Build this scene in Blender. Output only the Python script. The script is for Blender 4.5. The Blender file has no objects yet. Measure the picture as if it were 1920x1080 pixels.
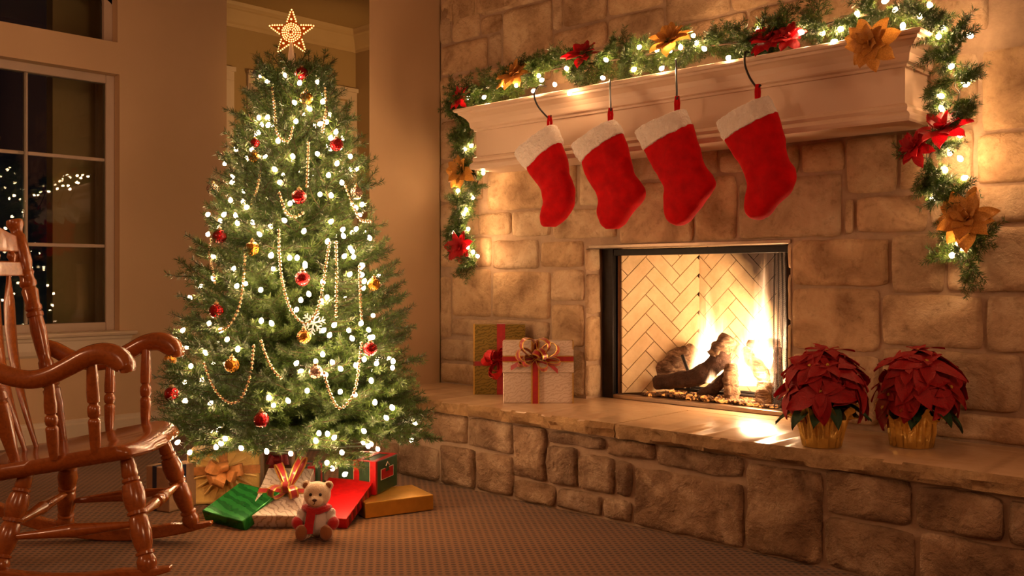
import bpy, bmesh, math, random
import numpy as np
from mathutils import Vector, Matrix, noise
random.seed(7); rng = np.random.default_rng(7)
PI = math.pi
SC = bpy.context.scene
COL = SC.collection

# ------------------------------------------------------------------ camera, world, exposure, fill and fire lights
# world axes: stone fireplace wall lies on y = 0 (room at y < 0), stub wall on x = 0, z up, metres
CAM = np.array([3.983, -3.606, 1.0]); YAW = math.radians(43.5)
FW = np.array([-math.sin(YAW), math.cos(YAW), 0.0]); RT = np.array([math.cos(YAW), math.sin(YAW), 0.0])
FPX, CX, CY = 1778.0, 960.0, 520.0
cam = bpy.data.cameras.new('camera'); camo = bpy.data.objects.new('camera', cam); COL.objects.link(camo)
cam.sensor_width = 36.0; cam.lens = 36.0 * FPX / 1920.0; cam.shift_y = -20.0 / 1920.0
camo.location = CAM; camo.rotation_euler = (PI / 2, 0, YAW)
cam.clip_start = 0.05; cam.clip_end = 60
SC.camera = camo
W = bpy.data.worlds.new('night'); SC.world = W; W.use_nodes = True
W.node_tree.nodes['Background'].inputs[0].default_value = (0.004, 0.005, 0.009, 1)
W.node_tree.nodes['Background'].inputs[1].default_value = 0.3
SC.view_settings.view_transform = 'Standard'; SC.view_settings.look = 'None'
SC.view_settings.exposure = 0.0; SC.view_settings.gamma = 1.0; SC.view_settings.use_curve_mapping = False
SC.cycles.max_bounces = 7; SC.cycles.diffuse_bounces = 3; SC.cycles.glossy_bounces = 4
SC.cycles.transparent_max_bounces = 12; SC.cycles.sample_clamp_indirect = 4.0
SC.cycles.use_denoising = True; SC.cycles.caustics_reflective = False; SC.cycles.caustics_refractive = False
SC.cycles.volume_step_rate = 2.0

def lamp(name, kind, loc, power, color, size=0.3, rot=None):
    l = bpy.data.lights.new(name, kind); l.energy = power; l.color = color
    if kind == 'AREA': l.shape = 'DISK'; l.size = size
    else: l.shadow_soft_size = size
    o = bpy.data.objects.new(name, l); COL.objects.link(o); o.location = loc
    if rot is not None: o.rotation_euler = rot
    return o
WARM = (1.0, 0.53, 0.29)
lamp('room_fill', 'AREA', (4.2, -6.2, 3.1), 26, WARM, 1.2, (math.radians(48), 0, math.radians(14)))  # added warm fill behind the camera, not a fixture of the room
lamp('side_fill', 'AREA', (5.9, -2.4, 2.4), 36, WARM, 0.9, (0, math.radians(80), 0))  # added fill from the right to brighten the window wall
lamp('corner_fill', 'POINT', (0.3, -5.3, 2.2), 65, WARM, 0.15)  # added unseen fill, lifts the window wall from out of frame
hl = lamp('hall_fill', 'SPOT', (-0.3, 1.0, 1.7), 70, (1.0, 0.52, 0.18), 0.10); hl.data.spot_size = math.radians(64); hl.data.spot_blend = 0.7  # unseen spot added to brighten the hall wall only
hl.rotation_euler = Vector((-2.1, -0.3, 0.55)).to_track_quat('-Z', 'Y').to_euler()
FIRE = (1.0, 0.62, 0.32)
lamp('fire_light', 'POINT', (1.78, 0.33, 0.66), 30, FIRE, 0.07)
lamp('fire_light', 'POINT', (1.98, 0.30, 0.74), 30, FIRE, 0.07)
lamp('fire_light', 'POINT', (1.88, 0.22, 0.56), 14, FIRE, 0.05)

# ------------------------------------------------------------------ back-projection helpers (a pixel seen on a known plane gives a point)
def ray(u, v): return FW + RT * (u - CX) / FPX - np.array([0, 0, 1.0]) * (v - CY) / FPX
def onz(u, v, z): r = ray(u, v); return CAM + r * ((z - CAM[2]) / r[2])
def onx(u, v, x): r = ray(u, v); return CAM + r * ((x - CAM[0]) / r[0])
def ony(u, v, y): r = ray(u, v); return CAM + r * ((y - CAM[1]) / r[1])
def atd(u, v, d): return CAM + ray(u, v) * d
def cfr(X, d, z): return CAM * np.array([1, 1, 0]) + FW * d + RT * X + np.array([0, 0, z])   # camera-heading frame

# ------------------------------------------------------------------ materials
def lin(r, g, b): return tuple(((c / 255.0 + 0.055) / 1.055) ** 2.4 if c > 10 else c / 255.0 / 12.92 for c in (r, g, b)) + (1.0,)
MATS = {}
class NT:
    def __init__(s, name):
        s.m = bpy.data.materials.new(name); s.m.use_nodes = True; s.t = s.m.node_tree
        s.bsdf = s.t.nodes['Principled BSDF']; s.out = s.t.nodes['Material Output']
    def n(s, typ, **kw):
        nd = s.t.nodes.new(typ)
        for k, v in kw.items():
            if k.startswith('i_'):
                key = k[2:]
                nd.inputs[int(key) if key.isdigit() else key.replace('_', ' ')].default_value = v
            else: setattr(nd, k, v)
        return nd
    def l(s, a, b): s.t.links.new(a, b)
    def coord(s, which='Object'): return s.n('ShaderNodeTexCoord').outputs[which]
    def math(s, op, a, b=None, c=None):
        nd = s.n('ShaderNodeMath', operation=op)
        for i, x in enumerate((a, b, c)):
            if x is None: continue
            if isinstance(x, (int, float)): nd.inputs[i].default_value = x
            else: s.l(x, nd.inputs[i])
        return nd.outputs[0]
    def noise(s, scale, detail=4, rough=0.55, vec=None, dist=0.0):
        nd = s.n('ShaderNodeTexNoise'); nd.inputs['Scale'].default_value = scale; nd.inputs['Detail'].default_value = detail
        nd.inputs['Roughness'].default_value = rough; nd.inputs['Distortion'].default_value = dist
        if vec is not None: s.l(vec, nd.inputs['Vector'])
        return nd.outputs['Fac']
    def ramp(s, fac, stops, interp='LINEAR'):
        nd = s.n('ShaderNodeValToRGB'); cr = nd.color_ramp; cr.interpolation = interp
        while len(cr.elements) < len(stops): cr.elements.new(0.5)
        for e, (p, c) in zip(cr.elements, stops): e.position = p; e.color = c
        s.l(fac, nd.inputs[0]); return nd.outputs[0]
    def mix(s, fac, a, b, mode='MIX'):
        nd = s.n('ShaderNodeMix', data_type='RGBA', blend_type=mode)
        if isinstance(fac, (int, float)): nd.inputs[0].default_value = fac
        else: s.l(fac, nd.inputs[0])
        for i, x in ((6, a), (7, b)):
            if isinstance(x, tuple): nd.inputs[i].default_value = x
            else: s.l(x, nd.inputs[i])
        return nd.outputs[2]
    def bump(s, h, strength=0.4, dist=0.01):
        nd = s.n('ShaderNodeBump'); nd.inputs['Strength'].default_value = strength; nd.inputs['Distance'].default_value = dist
        s.l(h, nd.inputs['Height']); s.l(nd.outputs[0], s.bsdf.inputs['Normal']); return nd
    def base(s, c):
        if isinstance(c, tuple): s.bsdf.inputs['Base Color'].default_value = c
        else: s.l(c, s.bsdf.inputs['Base Color'])
    def set(s, **kw):
        for k, v in kw.items():
            i = s.bsdf.inputs[k.replace('_', ' ')]
            if isinstance(v, (int, float, tuple)): i.default_value = v
            else: s.l(v, i)

def simple(name, col, rough=0.5, metal=0.0, var=0.12, scale=20.0, bump=0.0, bscale=80.0, coat=0.0, sheen=0.0, dist=0.004):
    if name in MATS: return MATS[name]
    t = NT(name); co = t.coord()
    nz = t.noise(scale, 4, 0.6, co)
    dark = tuple(c * (1 - var) for c in col[:3]) + (1.0,); lite = tuple(min(1, c * (1 + var)) for c in col[:3]) + (1.0,)
    t.base(t.ramp(nz, [(0.3, dark), (0.7, lite)]))
    t.set(Roughness=rough, Metallic=metal, Coat_Weight=coat, Sheen_Weight=sheen)
    if bump: t.bump(t.noise(bscale, 5, 0.6, co), bump, dist)
    MATS[name] = t.m; return t.m

def emis(name, col, strength):
    if name in MATS: return MATS[name]
    t = NT(name); e = t.n('ShaderNodeEmission'); e.inputs[0].default_value = col; e.inputs[1].default_value = strength
    t.l(e.outputs[0], t.out.inputs['Surface']); MATS[name] = t.m; return t.m

def m_stone(name, ca, cb, cc, bs=1.0):
    t = NT(name); co = t.coord(); oi = t.n('ShaderNodeObjectInfo').outputs['Random']
    va = t.n('ShaderNodeVectorMath', operation='ADD'); t.l(co, va.inputs[0])
    cx = t.n('ShaderNodeCombineXYZ'); t.l(t.math('MULTIPLY', oi, 37.0), cx.inputs[0]); t.l(t.math('MULTIPLY', oi, 11.0), cx.inputs[2]); t.l(cx.outputs[0], va.inputs[1])
    v = va.outputs[0]
    big = t.noise(5.0, 5, 0.6, v, 0.6); fine = t.noise(34, 6, 0.65, v); med = t.noise(13, 6, 0.62, v, 0.4)
    c = t.ramp(big, [(0.30, ca), (0.52, cb), (0.72, cc)])
    pit = t.ramp(fine, [(0.30, (0.50, 0.46, 0.42, 1)), (0.48, (1, 1, 1, 1))])
    c = t.mix(0.55, c, pit, 'MULTIPLY')
    tint = t.ramp(oi, [(0.0, (0.80, 0.74, 0.70, 1)), (0.35, (1, 0.97, 0.93, 1)), (0.65, (0.93, 0.84, 0.72, 1)), (1.0, (1.1, 1.02, 0.95, 1))])
    c = t.mix(1.0, c, tint, 'MULTIPLY'); t.base(c)
    t.set(Roughness=0.9, Specular_IOR_Level=0.25)
    h = t.math('ADD', t.math('MULTIPLY', med, 1.0), t.math('MULTIPLY', fine, 0.55))
    t.bump(h, min(1.0, 0.8 * bs), 0.02 * bs * bs); MATS[name] = t.m; return t.m
M_STONE = m_stone('limestone', lin(138, 110, 84), lin(186, 158, 126), lin(206, 184, 154))
M_STONE_ROUGH = m_stone('rough_limestone', lin(104, 80, 62), lin(158, 130, 104), lin(200, 176, 150), 1.4)
M_MORTAR = simple('mortar', lin(160, 132, 106), 0.95, 0, 0.12, 30, 0.6, 120)

def m_wall(name, col):
    t = NT(name); co = t.coord()
    t.base(t.ramp(t.noise(2.5, 4, 0.6, co), [(0.3, tuple(c * 0.95 for c in col[:3]) + (1,)), (0.7, col)]))
    t.set(Roughness=0.75, Specular_IOR_Level=0.3); t.bump(t.noise(70, 4, 0.6, co), 0.12, 0.004); return t.m
M_WALL = m_wall('beige_paint_lifted', lin(208, 176, 140)); M_WALL_DIM = m_wall('beige_paint_dimmed', lin(186, 154, 118)); M_HALL = m_wall('olive_paint', lin(176, 150, 104)); M_CEIL = m_wall('ceiling_paint', lin(200, 176, 140))  # same beige, lightened for the window wall and darkened for the stub, evening the light
M_TRIM = simple('trim_paint', lin(214, 196, 172), 0.45, 0, 0.03, 8)
M_CROWN = simple('crown_paint', lin(192, 166, 122), 0.5, 0, 0.03, 8)
M_MANTEL = simple('mantel_paint', lin(206, 176, 150), 0.45, 0, 0.03, 6, 0.05, 60)
M_WINFRAME = simple('window_frame_paint', lin(190, 168, 148), 0.5, 0, 0.04, 8)

def m_glass():
    t = NT('window_glass'); fr = t.n('ShaderNodeFresnel'); fr.inputs[0].default_value = 1.55
    a = t.n('ShaderNodeBsdfTransparent'); a.inputs[0].default_value = (0.9, 0.92, 0.9, 1)
    g = t.n('ShaderNodeBsdfGlossy'); g.inputs['Roughness'].default_value = 0.0
    mx = t.n('ShaderNodeMixShader'); t.l(fr.outputs[0], mx.inputs[0]); t.l(a.outputs[0], mx.inputs[1]); t.l(g.outputs[0], mx.inputs[2])
    t.l(mx.outputs[0], t.out.inputs['Surface']); return t.m
M_GLASS = m_glass()

def m_carpet():
    t = NT('woven_carpet'); co = t.coord()
    mp = t.n('ShaderNodeMapping', vector_type='POINT'); mp.inputs['Rotation'].default_value = (0, 0, -YAW); t.l(co, mp.inputs['Vector'])
    sx = t.n('ShaderNodeSeparateXYZ'); t.l(mp.outputs[0], sx.inputs[0]); a, b = sx.outputs[0], sx.outputs[1]
    rb = t.math('MULTIPLY', b, 1 / 0.0262); row = t.math('FLOOR', rb); fb = t.math('SUBTRACT', t.math('FRACT', rb), 0.5)
    ra = t.math('ADD', t.math('MULTIPLY', a, 1 / 0.0262), t.math('MULTIPLY', row, 0.13)); fa = t.math('SUBTRACT', t.math('FRACT', ra), 0.5)
    d = t.math('SQRT', t.math('ADD', t.math('POWER', t.math('MULTIPLY', fa, 2.3), 2.0), t.math('POWER', t.math('MULTIPLY', fb, 3.1), 2.0)))
    nz = t.noise(260, 3, 0.7, co)
    d2 = t.math('ADD', d, t.math('MULTIPLY', t.math('SUBTRACT', nz, 0.5), 0.5))
    big = t.noise(1.6, 3, 0.5, co)
    ground = t.ramp(big, [(0.3, lin(114, 76, 40)), (0.7, lin(130, 86, 46))])
    dash = t.ramp(d2, [(0.55, (1, 1, 1, 1)), (0.95, (0, 0, 0, 1))])
    t.base(t.mix(dash, ground, lin(62, 40, 22))); t.set(Roughness=0.95, Specular_IOR_Level=0.1, Sheen_Weight=0.15)
    h = t.math('SUBTRACT', t.math('MULTIPLY', nz, 0.5), dash); t.bump(h, 0.55, 0.006); return t.m
M_CARPET = m_carpet()

def m_wood(name, ca, cb, coat=0.5, rough=0.25):
    t = NT(name); co = t.coord()
    mp = t.n('ShaderNodeMapping'); mp.inputs['Scale'].default_value = (6, 30, 30); t.l(co, mp.inputs['Vector'])
    g = t.noise(2.2, 5, 0.6, mp.outputs[0], 0.8); t.base(t.ramp(g, [(0.3, ca), (0.7, cb)]))
    t.set(Roughness=rough, Coat_Weight=coat, Coat_Roughness=0.12); return t.m
M_WOOD = m_wood('varnished_oak', lin(132, 68, 24), lin(160, 86, 34))
M_SLAB = NT('polished_slab')
def _slab():
    t = M_SLAB; co = t.coord(); mp = t.n('ShaderNodeMapping'); mp.inputs['Scale'].default_value = (1.5, 3.5, 3.5); t.l(co, mp.inputs['Vector'])
    n1 = t.noise(3.0, 5, 0.6, mp.outputs[0], 0.5); n2 = t.noise(30, 4, 0.6, co)
    c = t.ramp(n1, [(0.25, lin(184, 148, 112)), (0.75, lin(198, 164, 128))]); c = t.mix(0.15, c, t.ramp(n2, [(0.35, (0.6, 0.55, 0.5, 1)), (0.5, (1, 1, 1, 1))]), 'MULTIPLY')
    t.base(c); t.set(Roughness=t.math('ADD', t.math('MULTIPLY', n1, 0.08), 0.2), Specular_IOR_Level=0.6); t.bump(n1, 0.02, 0.01)
_slab(); M_SLAB = M_SLAB.m

def m_foil(name, col, rough=0.25, bs=0.3, scale=30):
    t = NT(name); co = t.coord(); t.base(t.ramp(t.noise(scale, 4, 0.6, co), [(0.3, tuple(c * 0.75 for c in col[:3]) + (1,)), (0.7, col)]))
    t.set(Metallic=0.85, Roughness=rough); t.bump(t.noise(scale * 0.7, 4, 0.55, co, 1.0), bs, 0.01); return t.m
M_GOLDPAPER = m_foil('gold_paper', lin(226, 170, 72), 0.34, 0.15, 12)
M_GOLDCLOTH = simple('gold_cloth', lin(244, 200, 112), 0.42, 0.1, 0.18, 14, 0.5, 26, 0, 0.3, 0.012)
M_ORGANZA = simple('organza_ribbon', lin(206, 140, 76), 0.5, 0.2, 0.2, 60, 0.4, 90)
M_POTFOIL = m_foil('pot_foil', lin(250, 212, 116), 0.2, 0.35, 26)
def m_swirl(name, ca, cb, metal, rough, scale=22.0, thresh=0.5, distort=9.0, bmp=0.12):
    t = NT(name); co = t.coord(); w = t.n('ShaderNodeTexWave', wave_type='RINGS'); w.inputs['Scale'].default_value = scale; w.inputs['Distortion'].default_value = distort; w.inputs['Detail'].default_value = 2.0; w.inputs['Detail Scale'].default_value = 1.6
    t.l(co, w.inputs['Vector']); t.base(t.ramp(w.outputs['Fac'], [(thresh - 0.12, ca), (thresh + 0.12, cb)])); t.set(Metallic=metal, Roughness=rough); t.bump(w.outputs['Fac'], bmp, 0.003); return t.m
M_GREENFOIL = m_swirl('green_swirl_foil', lin(34, 118, 48), lin(52, 146, 62), 0.5, 0.24, 9.0, 0.5, 4.0, 0.02)
M_SILVER = m_swirl('silver_scroll_paper', lin(186, 160, 142), lin(228, 210, 194), 0.4, 0.3, 15.0, 0.14, 9.0, 0.02)
M_SILVER2 = m_swirl('silver_lace_paper', lin(192, 166, 144), lin(208, 186, 166), 0.3, 0.38, 22.0, 0.3, 10.0, 0.03)
M_GOLDPRINT = m_swirl('gold_print_paper', lin(106, 86, 32), lin(140, 112, 46), 0.5, 0.35, 20.0, 0.3, 10.0, 0.02)
M_REDRIB = simple('red_ribbon', lin(150, 12, 14), 0.4, 0.0, 0.2, 60, 0, 80, 0.2, 0.3)
M_REDORG = simple('red_organza', lin(196, 14, 20), 0.4, 0.1, 0.25, 40, 0.3, 60)
M_GOLDTRIM = simple('gold_ribbon_edge', lin(206, 160, 76), 0.35, 0.7, 0.15, 60)
M_REDPAPER = simple('red_paper', lin(188, 10, 16), 0.45, 0.15, 0.2, 40, 0.2, 60)
M_REDPAPER2 = simple('dark_red_glitter', lin(120, 6, 12), 0.35, 0.3, 0.4, 180, 0.4, 200)
M_GREENPAPER = simple('green_paper', lin(34, 70, 40), 0.5, 0, 0.2, 40)
M_NAVY = simple('navy_ribbon', lin(30, 34, 56), 0.4, 0, 0.15, 40)
M_GREYPAPER = simple('grey_paper', lin(150, 118, 88), 0.5, 0.1, 0.15, 30)
M_BLACK = simple('black_iron', lin(34, 28, 26), 0.5, 0.6, 0.2, 40)
M_HOOK = simple('dark_steel', lin(60, 56, 58), 0.35, 0.8, 0.1, 40)
M_METALRIM = simple('steel_lintel', lin(150, 126, 104), 0.35, 0.8, 0.1, 20)
M_VELVET = simple('red_velvet', lin(178, 0, 3), 0.9, 0, 0.2, 24, 0.4, 220, 0, 0.02, 0.006); M_VELVET.node_tree.nodes['Principled BSDF'].inputs['Specular IOR Level'].default_value = 0.15
M_FUR = simple('white_fur', lin(232, 214, 200), 0.9, 0, 0.08, 30, 0.9, 60, 0, 0.6, 0.02)
M_PLUSH = simple('cream_plush', lin(236, 206, 170), 0.9, 0, 0.06, 40, 0.6, 160, 0, 0.5, 0.006)
M_WHITEPLUSH = simple('white_plush', lin(226, 210, 200), 0.9, 0, 0.06, 40, 0.6, 160, 0, 0.5, 0.006)
M_TAN = simple('tan_plush', lin(150, 92, 50), 0.9, 0, 0.1, 40, 0.6, 160, 0, 0.4, 0.006)
M_REDKNIT = simple('red_knit', lin(190, 16, 22), 0.85, 0, 0.15, 40, 0.6, 140, 0, 0.4, 0.006)
M_EYE = simple('black_bead', lin(16, 10, 8), 0.15, 0, 0.05, 10); M_NOSE = simple('brown_nose', lin(72, 34, 20), 0.5, 0, 0.1, 40)
M_BARK = simple('tree_bark', lin(70, 50, 34), 0.9, 0, 0.25, 30, 0.6, 60)
M_POTPLASTIC = simple('white_plastic', lin(238, 214, 190), 0.4, 0, 0.03, 10)

def m_needle():
    t = NT('pine_needles'); co = t.coord(); oi = t.n('ShaderNodeObjectInfo').outputs['Random']
    c = t.ramp(t.noise(55, 2, 0.5, co), [(0.3, lin(32, 62, 22)), (0.7, lin(86, 110, 42))])
    c = t.mix(0.6, c, t.ramp(oi, [(0, (0.7, 0.8, 0.75, 1)), (1, (1.1, 1.05, 0.9, 1))]), 'MULTIPLY'); t.base(c)
    t.set(Roughness=0.42, Specular_IOR_Level=0.5); return t.m
M_NEEDLE = m_needle()
def m_ball(name, col, rough=0.12, metal=0.9):
    t = NT(name); co = t.coord(); n1 = t.noise(70, 3, 0.6, co)
    t.base(t.ramp(n1, [(0.35, tuple(c * 0.55 for c in col[:3]) + (1,)), (0.65, col)])); t.set(Metallic=metal, Roughness=rough, Coat_Weight=0.6, Coat_Roughness=0.05)
    v = t.n('ShaderNodeTexVoronoi'); v.inputs['Scale'].default_value = 95; t.l(co, v.inputs['Vector']); t.bump(v.outputs['Distance'], 0.35, 0.004); return t.m
M_BALLRED = m_ball('red_mirror_ball', lin(176, 10, 18)); M_BALLGOLD = m_ball('gold_mirror_ball', lin(206, 140, 40)); M_BALLCLEAR = m_ball('silver_mirror_ball', lin(200, 170, 150)); M_BALLPURPLE = m_ball('purple_mirror_ball', lin(76, 46, 84))
M_CAP = simple('ornament_cap', lin(214, 178, 120), 0.3, 0.9, 0.1, 40); M_BEAD = simple('gold_beads', lin(250, 226, 186), 0.22, 0.75, 0.05, 20)
M_SNOW = simple('glitter_snowflake', lin(190, 200, 206), 0.3, 0.5, 0.3, 200, 0.4, 240)
M_BULB = emis('warm_bulb', (1.0, 0.60, 0.31, 1), 150.0)
M_GBULB = emis('warm_garland_bulb', (1.0, 0.59, 0.29, 1), 240.0)
M_STARLIT = emis('star_bulb', (1.0, 0.50, 0.14, 1), 4.0)
M_STARBODY = simple('star_body', lin(206, 104, 34), 0.35, 0.3, 0.1, 30)
M_WIRE = simple('green_wire', lin(28, 44, 24), 0.6, 0, 0.1, 20)
def m_petal(name, ca, cb, rough=0.55, sheen=0.03, metal=0.0, trans=0.0):
    t = NT(name); co = t.coord(); n1 = t.noise(24, 4, 0.6, co); t.base(t.ramp(n1, [(0.3, ca), (0.7, cb)])); t.set(Roughness=rough, Sheen_Weight=sheen, Metallic=metal); t.bump(t.noise(46, 3, 0.5, co, 0.6), 0.4, 0.006)
    if trans:
        tr = t.n('ShaderNodeBsdfTranslucent'); t.l(t.ramp(n1, [(0.3, ca), (0.7, cb)]), tr.inputs[0]); mx = t.n('ShaderNodeMixShader'); mx.inputs[0].default_value = trans
        t.l(t.bsdf.outputs[0], mx.inputs[1]); t.l(tr.outputs[0], mx.inputs[2]); t.l(mx.outputs[0], t.out.inputs['Surface'])
    return t.m
M_BRACT = m_petal('red_bract', lin(136, 0, 7), lin(180, 2, 10), trans=0.15); M_SILKRED = m_petal('red_silk_petal', lin(160, 4, 16), lin(206, 14, 28), 0.45, 0.05, 0.0, 0.35)
M_SILKGOLD = m_petal('gold_silk_petal', lin(176, 112, 40), lin(226, 164, 74), 0.35, 0.1, 0.1, 0.25); M_LEAF = m_petal('dark_green_leaf', lin(22, 50, 26), lin(40, 76, 40), 0.45, 0.0)
M_CYATH = simple('yellow_flower_center', lin(190, 150, 50), 0.5, 0, 0.3, 200)
def m_log():
    t = NT('charred_log'); co = t.coord(); mp = t.n('ShaderNodeMapping'); mp.inputs['Scale'].default_value = (9, 40, 40); t.l(co, mp.inputs['Vector'])
    a = t.noise(1.0, 6, 0.65, mp.outputs[0], 1.2); t.base(t.ramp(a, [(0.3, lin(44, 26, 18)), (0.5, lin(116, 84, 60)), (0.72, lin(190, 156, 122))])); t.set(Roughness=0.9)
    t.bump(a, 0.9, 0.02); return t.m
M_LOG = m_log(); M_LOGDARK = simple('burnt_log', lin(66, 40, 26), 0.9, 0, 0.4, 24, 0.9, 40, dist=0.02)
M_EMBER = None
def m_ember():
    t = NT('glowing_embers'); co = t.coord(); n1 = t.noise(60, 3, 0.6, co); t.base(t.ramp(n1, [(0.35, lin(40, 22, 14)), (0.65, lin(150, 104, 66))])); t.set(Roughness=0.8)
    n2 = t.noise(22, 3, 0.6, co); g = t.n('ShaderNodeSeparateXYZ'); t.l(co, g.inputs[0])
    e = t.math('MULTIPLY', t.ramp(n2, [(0.52, (0, 0, 0, 1)), (0.66, (1, 1, 1, 1))]), 2.2)
    t.bsdf.inputs['Emission Color'].default_value = (1, 0.30, 0.05, 1); t.l(e, t.bsdf.inputs['Emission Strength']); return t.m
M_EMBER = m_ember()
def m_brick():
    t = NT('fire_brick'); co = t.coord(); n1 = t.noise(20, 4, 0.6, co)
    c = t.ramp(n1, [(0.3, lin(206, 176, 132)), (0.7, lin(226, 198, 156))])
    s = t.n('ShaderNodeSeparateXYZ'); t.l(co, s.inputs[0])           # soot above the fire on the back wall
    soot = t.math('ADD', t.math('MULTIPLY', t.math('SUBTRACT', s.outputs[0], 1.56), 3.4), t.math('MULTIPLY', t.math('SUBTRACT', s.outputs[2], 0.98), 2.6))
    soot = t.math('ADD', soot, t.math('MULTIPLY', t.math('SUBTRACT', t.noise(6, 3, 0.5, co), 0.5), 0.5))
    t.base(t.mix(t.ramp(soot, [(0.0, (0, 0, 0, 1)), (0.55, (1, 1, 1, 1))]), c, lin(52, 36, 26))); t.set(Roughness=0.85); t.bump(t.noise(90, 4, 0.6, co), 0.2, 0.004); return t.m
M_BRICK = m_brick(); M_BRICKJOINT = simple('brick_joint', lin(120, 84, 54), 0.95, 0, 0.1, 30)

# ------------------------------------------------------------------ mesh and object helpers
class MB:
    def __init__(s): s.v = []; s.f = []
    def add(s, vs, fs):
        b = len(s.v); s.v += [tuple(map(float, p)) for p in vs]; s.f += [tuple(b + i for i in f) for f in fs]; return s
    def box(s, lo, hi, M=None):
        vs = [(x, y, z) for x in (lo[0], hi[0]) for y in (lo[1], hi[1]) for z in (lo[2], hi[2])]
        if M is not None: vs = [M @ Vector(p) for p in vs]
        return s.add(vs, [(0, 1, 3, 2), (4, 6, 7, 5), (0, 4, 5, 1), (2, 3, 7, 6), (0, 2, 6, 4), (1, 5, 7, 3)])
    def rings(s, rings, cap=True, closed=True):
        n = len(rings[0]); b = len(s.v)
        for r in rings: s.v += [tuple(map(float, p)) for p in r]
        for i in range(len(rings) - 1):
            for j in range(n if closed else n - 1):
                k = (j + 1) % n; s.f.append((b + i * n + j, b + i * n + k, b + (i + 1) * n + k, b + (i + 1) * n + j))
        if cap and closed:
            s.f.append(tuple(b + j for j in reversed(range(n)))); e = b + (len(rings) - 1) * n; s.f.append(tuple(e + j for j in range(n)))
        return s
    def tube(s, pts, r, n=8, cap=True):
        pts = [Vector(p) for p in pts]; rs = r if isinstance(r, (list, tuple)) else [r] * len(pts); rings = []; up = None
        for i, p in enumerate(pts):
            d = (pts[min(i + 1, len(pts) - 1)] - pts[max(i - 1, 0)]).normalized()
            if up is None: up = Vector((0, 0, 1)) if abs(d.z) < 0.9 else Vector((1, 0, 0))
            a = d.cross(up)
            a = a.normalized() if a.length > 1e-5 else d.orthogonal().normalized(); b = a.cross(d).normalized(); up = b
            rings.append([p + (a * math.cos(2 * PI * k / n) + b * math.sin(2 * PI * k / n)) * rs[i] for k in range(n)])
        return s.rings(rings, cap)
    def lathe(s, p0, p1, prof, n=16):
        """prof = [(t along p0->p1 0..1, radius)]"""
        p0 = Vector(p0); p1 = Vector(p1); d = (p1 - p0); L = d.length; d.normalize()
        a = d.orthogonal().normalized(); b = d.cross(a)
        return s.rings([[p0 + d * (L * t) + (a * math.cos(2 * PI * k / n) + b * math.sin(2 * PI * k / n)) * r for k in range(n)] for t, r in prof])
    def sphere(s, c, r, n=12, m=8, sc=(1, 1, 1), M=None):
        rings = []
        for i in range(m + 1):
            ph = PI * i / m; rr = max(math.sin(ph), 1e-3); rings.append([Vector((math.cos(2 * PI * k / n) * rr * r * sc[0], math.sin(2 * PI * k / n) * rr * r * sc[1], -math.cos(ph) * r * sc[2])) for k in range(n)])
        if M is not None: rings = [[M @ p for p in rg] for rg in rings]
        c = Vector(c); return s.rings([[p + c for p in rg] for rg in rings])
    def prism(s, poly, ext):
        """poly: list of 3-D points, ext: extrusion vector"""
        n = len(poly); e = Vector(ext); p = [Vector(q) for q in poly]
        return s.add(p + [q + e for q in p], [tuple(reversed(range(n))), tuple(range(n, 2 * n))] + [(i, (i + 1) % n, n + (i + 1) % n, n + i) for i in range(n)])
    def strip(s, pts, wvec, th=0.0012):
        """ribbon strip along pts; wvec: one vector or one per point (half width)"""
        pts = [Vector(p) for p in pts]; n = len(pts); wv = [Vector(w) for w in wvec] if isinstance(wvec, list) else [Vector(wvec)] * n
        rings = []
        for i, p in enumerate(pts):
            d = (pts[min(i + 1, n - 1)] - pts[max(i - 1, 0)]).normalized(); w = wv[i]; nn = d.cross(w).normalized() * th
            rings.append([p - w - nn, p + w - nn, p + w + nn, p - w + nn])
        return s.rings(rings)
    def mesh(s, name, smooth=True, fix=True):
        m = bpy.data.meshes.new(name); m.from_pydata(s.v, [], s.f)
        if fix:
            bm = bmesh.new(); bm.from_mesh(m); bmesh.ops.recalc_face_normals(bm, faces=bm.faces); bm.to_mesh(m); bm.free()
        if smooth: m.polygons.foreach_set('use_smooth', [True] * len(m.polygons))
        m.update(); return m

def link(name, mesh, mat=None, parent=None, M=None):
    o = bpy.data.objects.new(name, mesh); COL.objects.link(o)
    if mat is not None and not mesh.materials: mesh.materials.append(mat)
    if parent is not None: o.parent = parent
    if M is not None: o.matrix_local = M
    return o
def obj(name, mb, mat, parent=None, smooth=True, bevel=0.0, seg=2, sub=0, angle=40):
    m = mb.mesh(name, smooth); o = link(name, m, mat, parent)
    if parent is not None and tuple(parent.location) != (0, 0, 0):     # shapes are written in world metres
        o.matrix_parent_inverse = Matrix.Translation(parent.location).inverted() if parent.parent is None else Matrix.Identity(4)
    if bevel:
        b = o.modifiers.new('b', 'BEVEL'); b.width = bevel; b.segments = seg; b.limit_method = 'ANGLE'; b.angle_limit = math.radians(30)
    if sub:
        q = o.modifiers.new('s', 'SUBSURF'); q.levels = sub; q.render_levels = sub
    if smooth and not sub:
        try: m.set_sharp_from_angle(angle=math.radians(angle))
        except Exception: pass
    return o
def tag(o, label, cat, group=None, kind=None):
    o['label'] = label; o['category'] = cat
    if group: o['group'] = group
    if kind: o['kind'] = kind
    return o
def struct(o, label=None):
    o['kind'] = 'structure'
    if label: o['label'] = label
    return o
def empty(name, loc=(0, 0, 0)):
    o = bpy.data.objects.new(name, None); COL.objects.link(o); o.location = loc; o.empty_display_size = 0.05; return o
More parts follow.
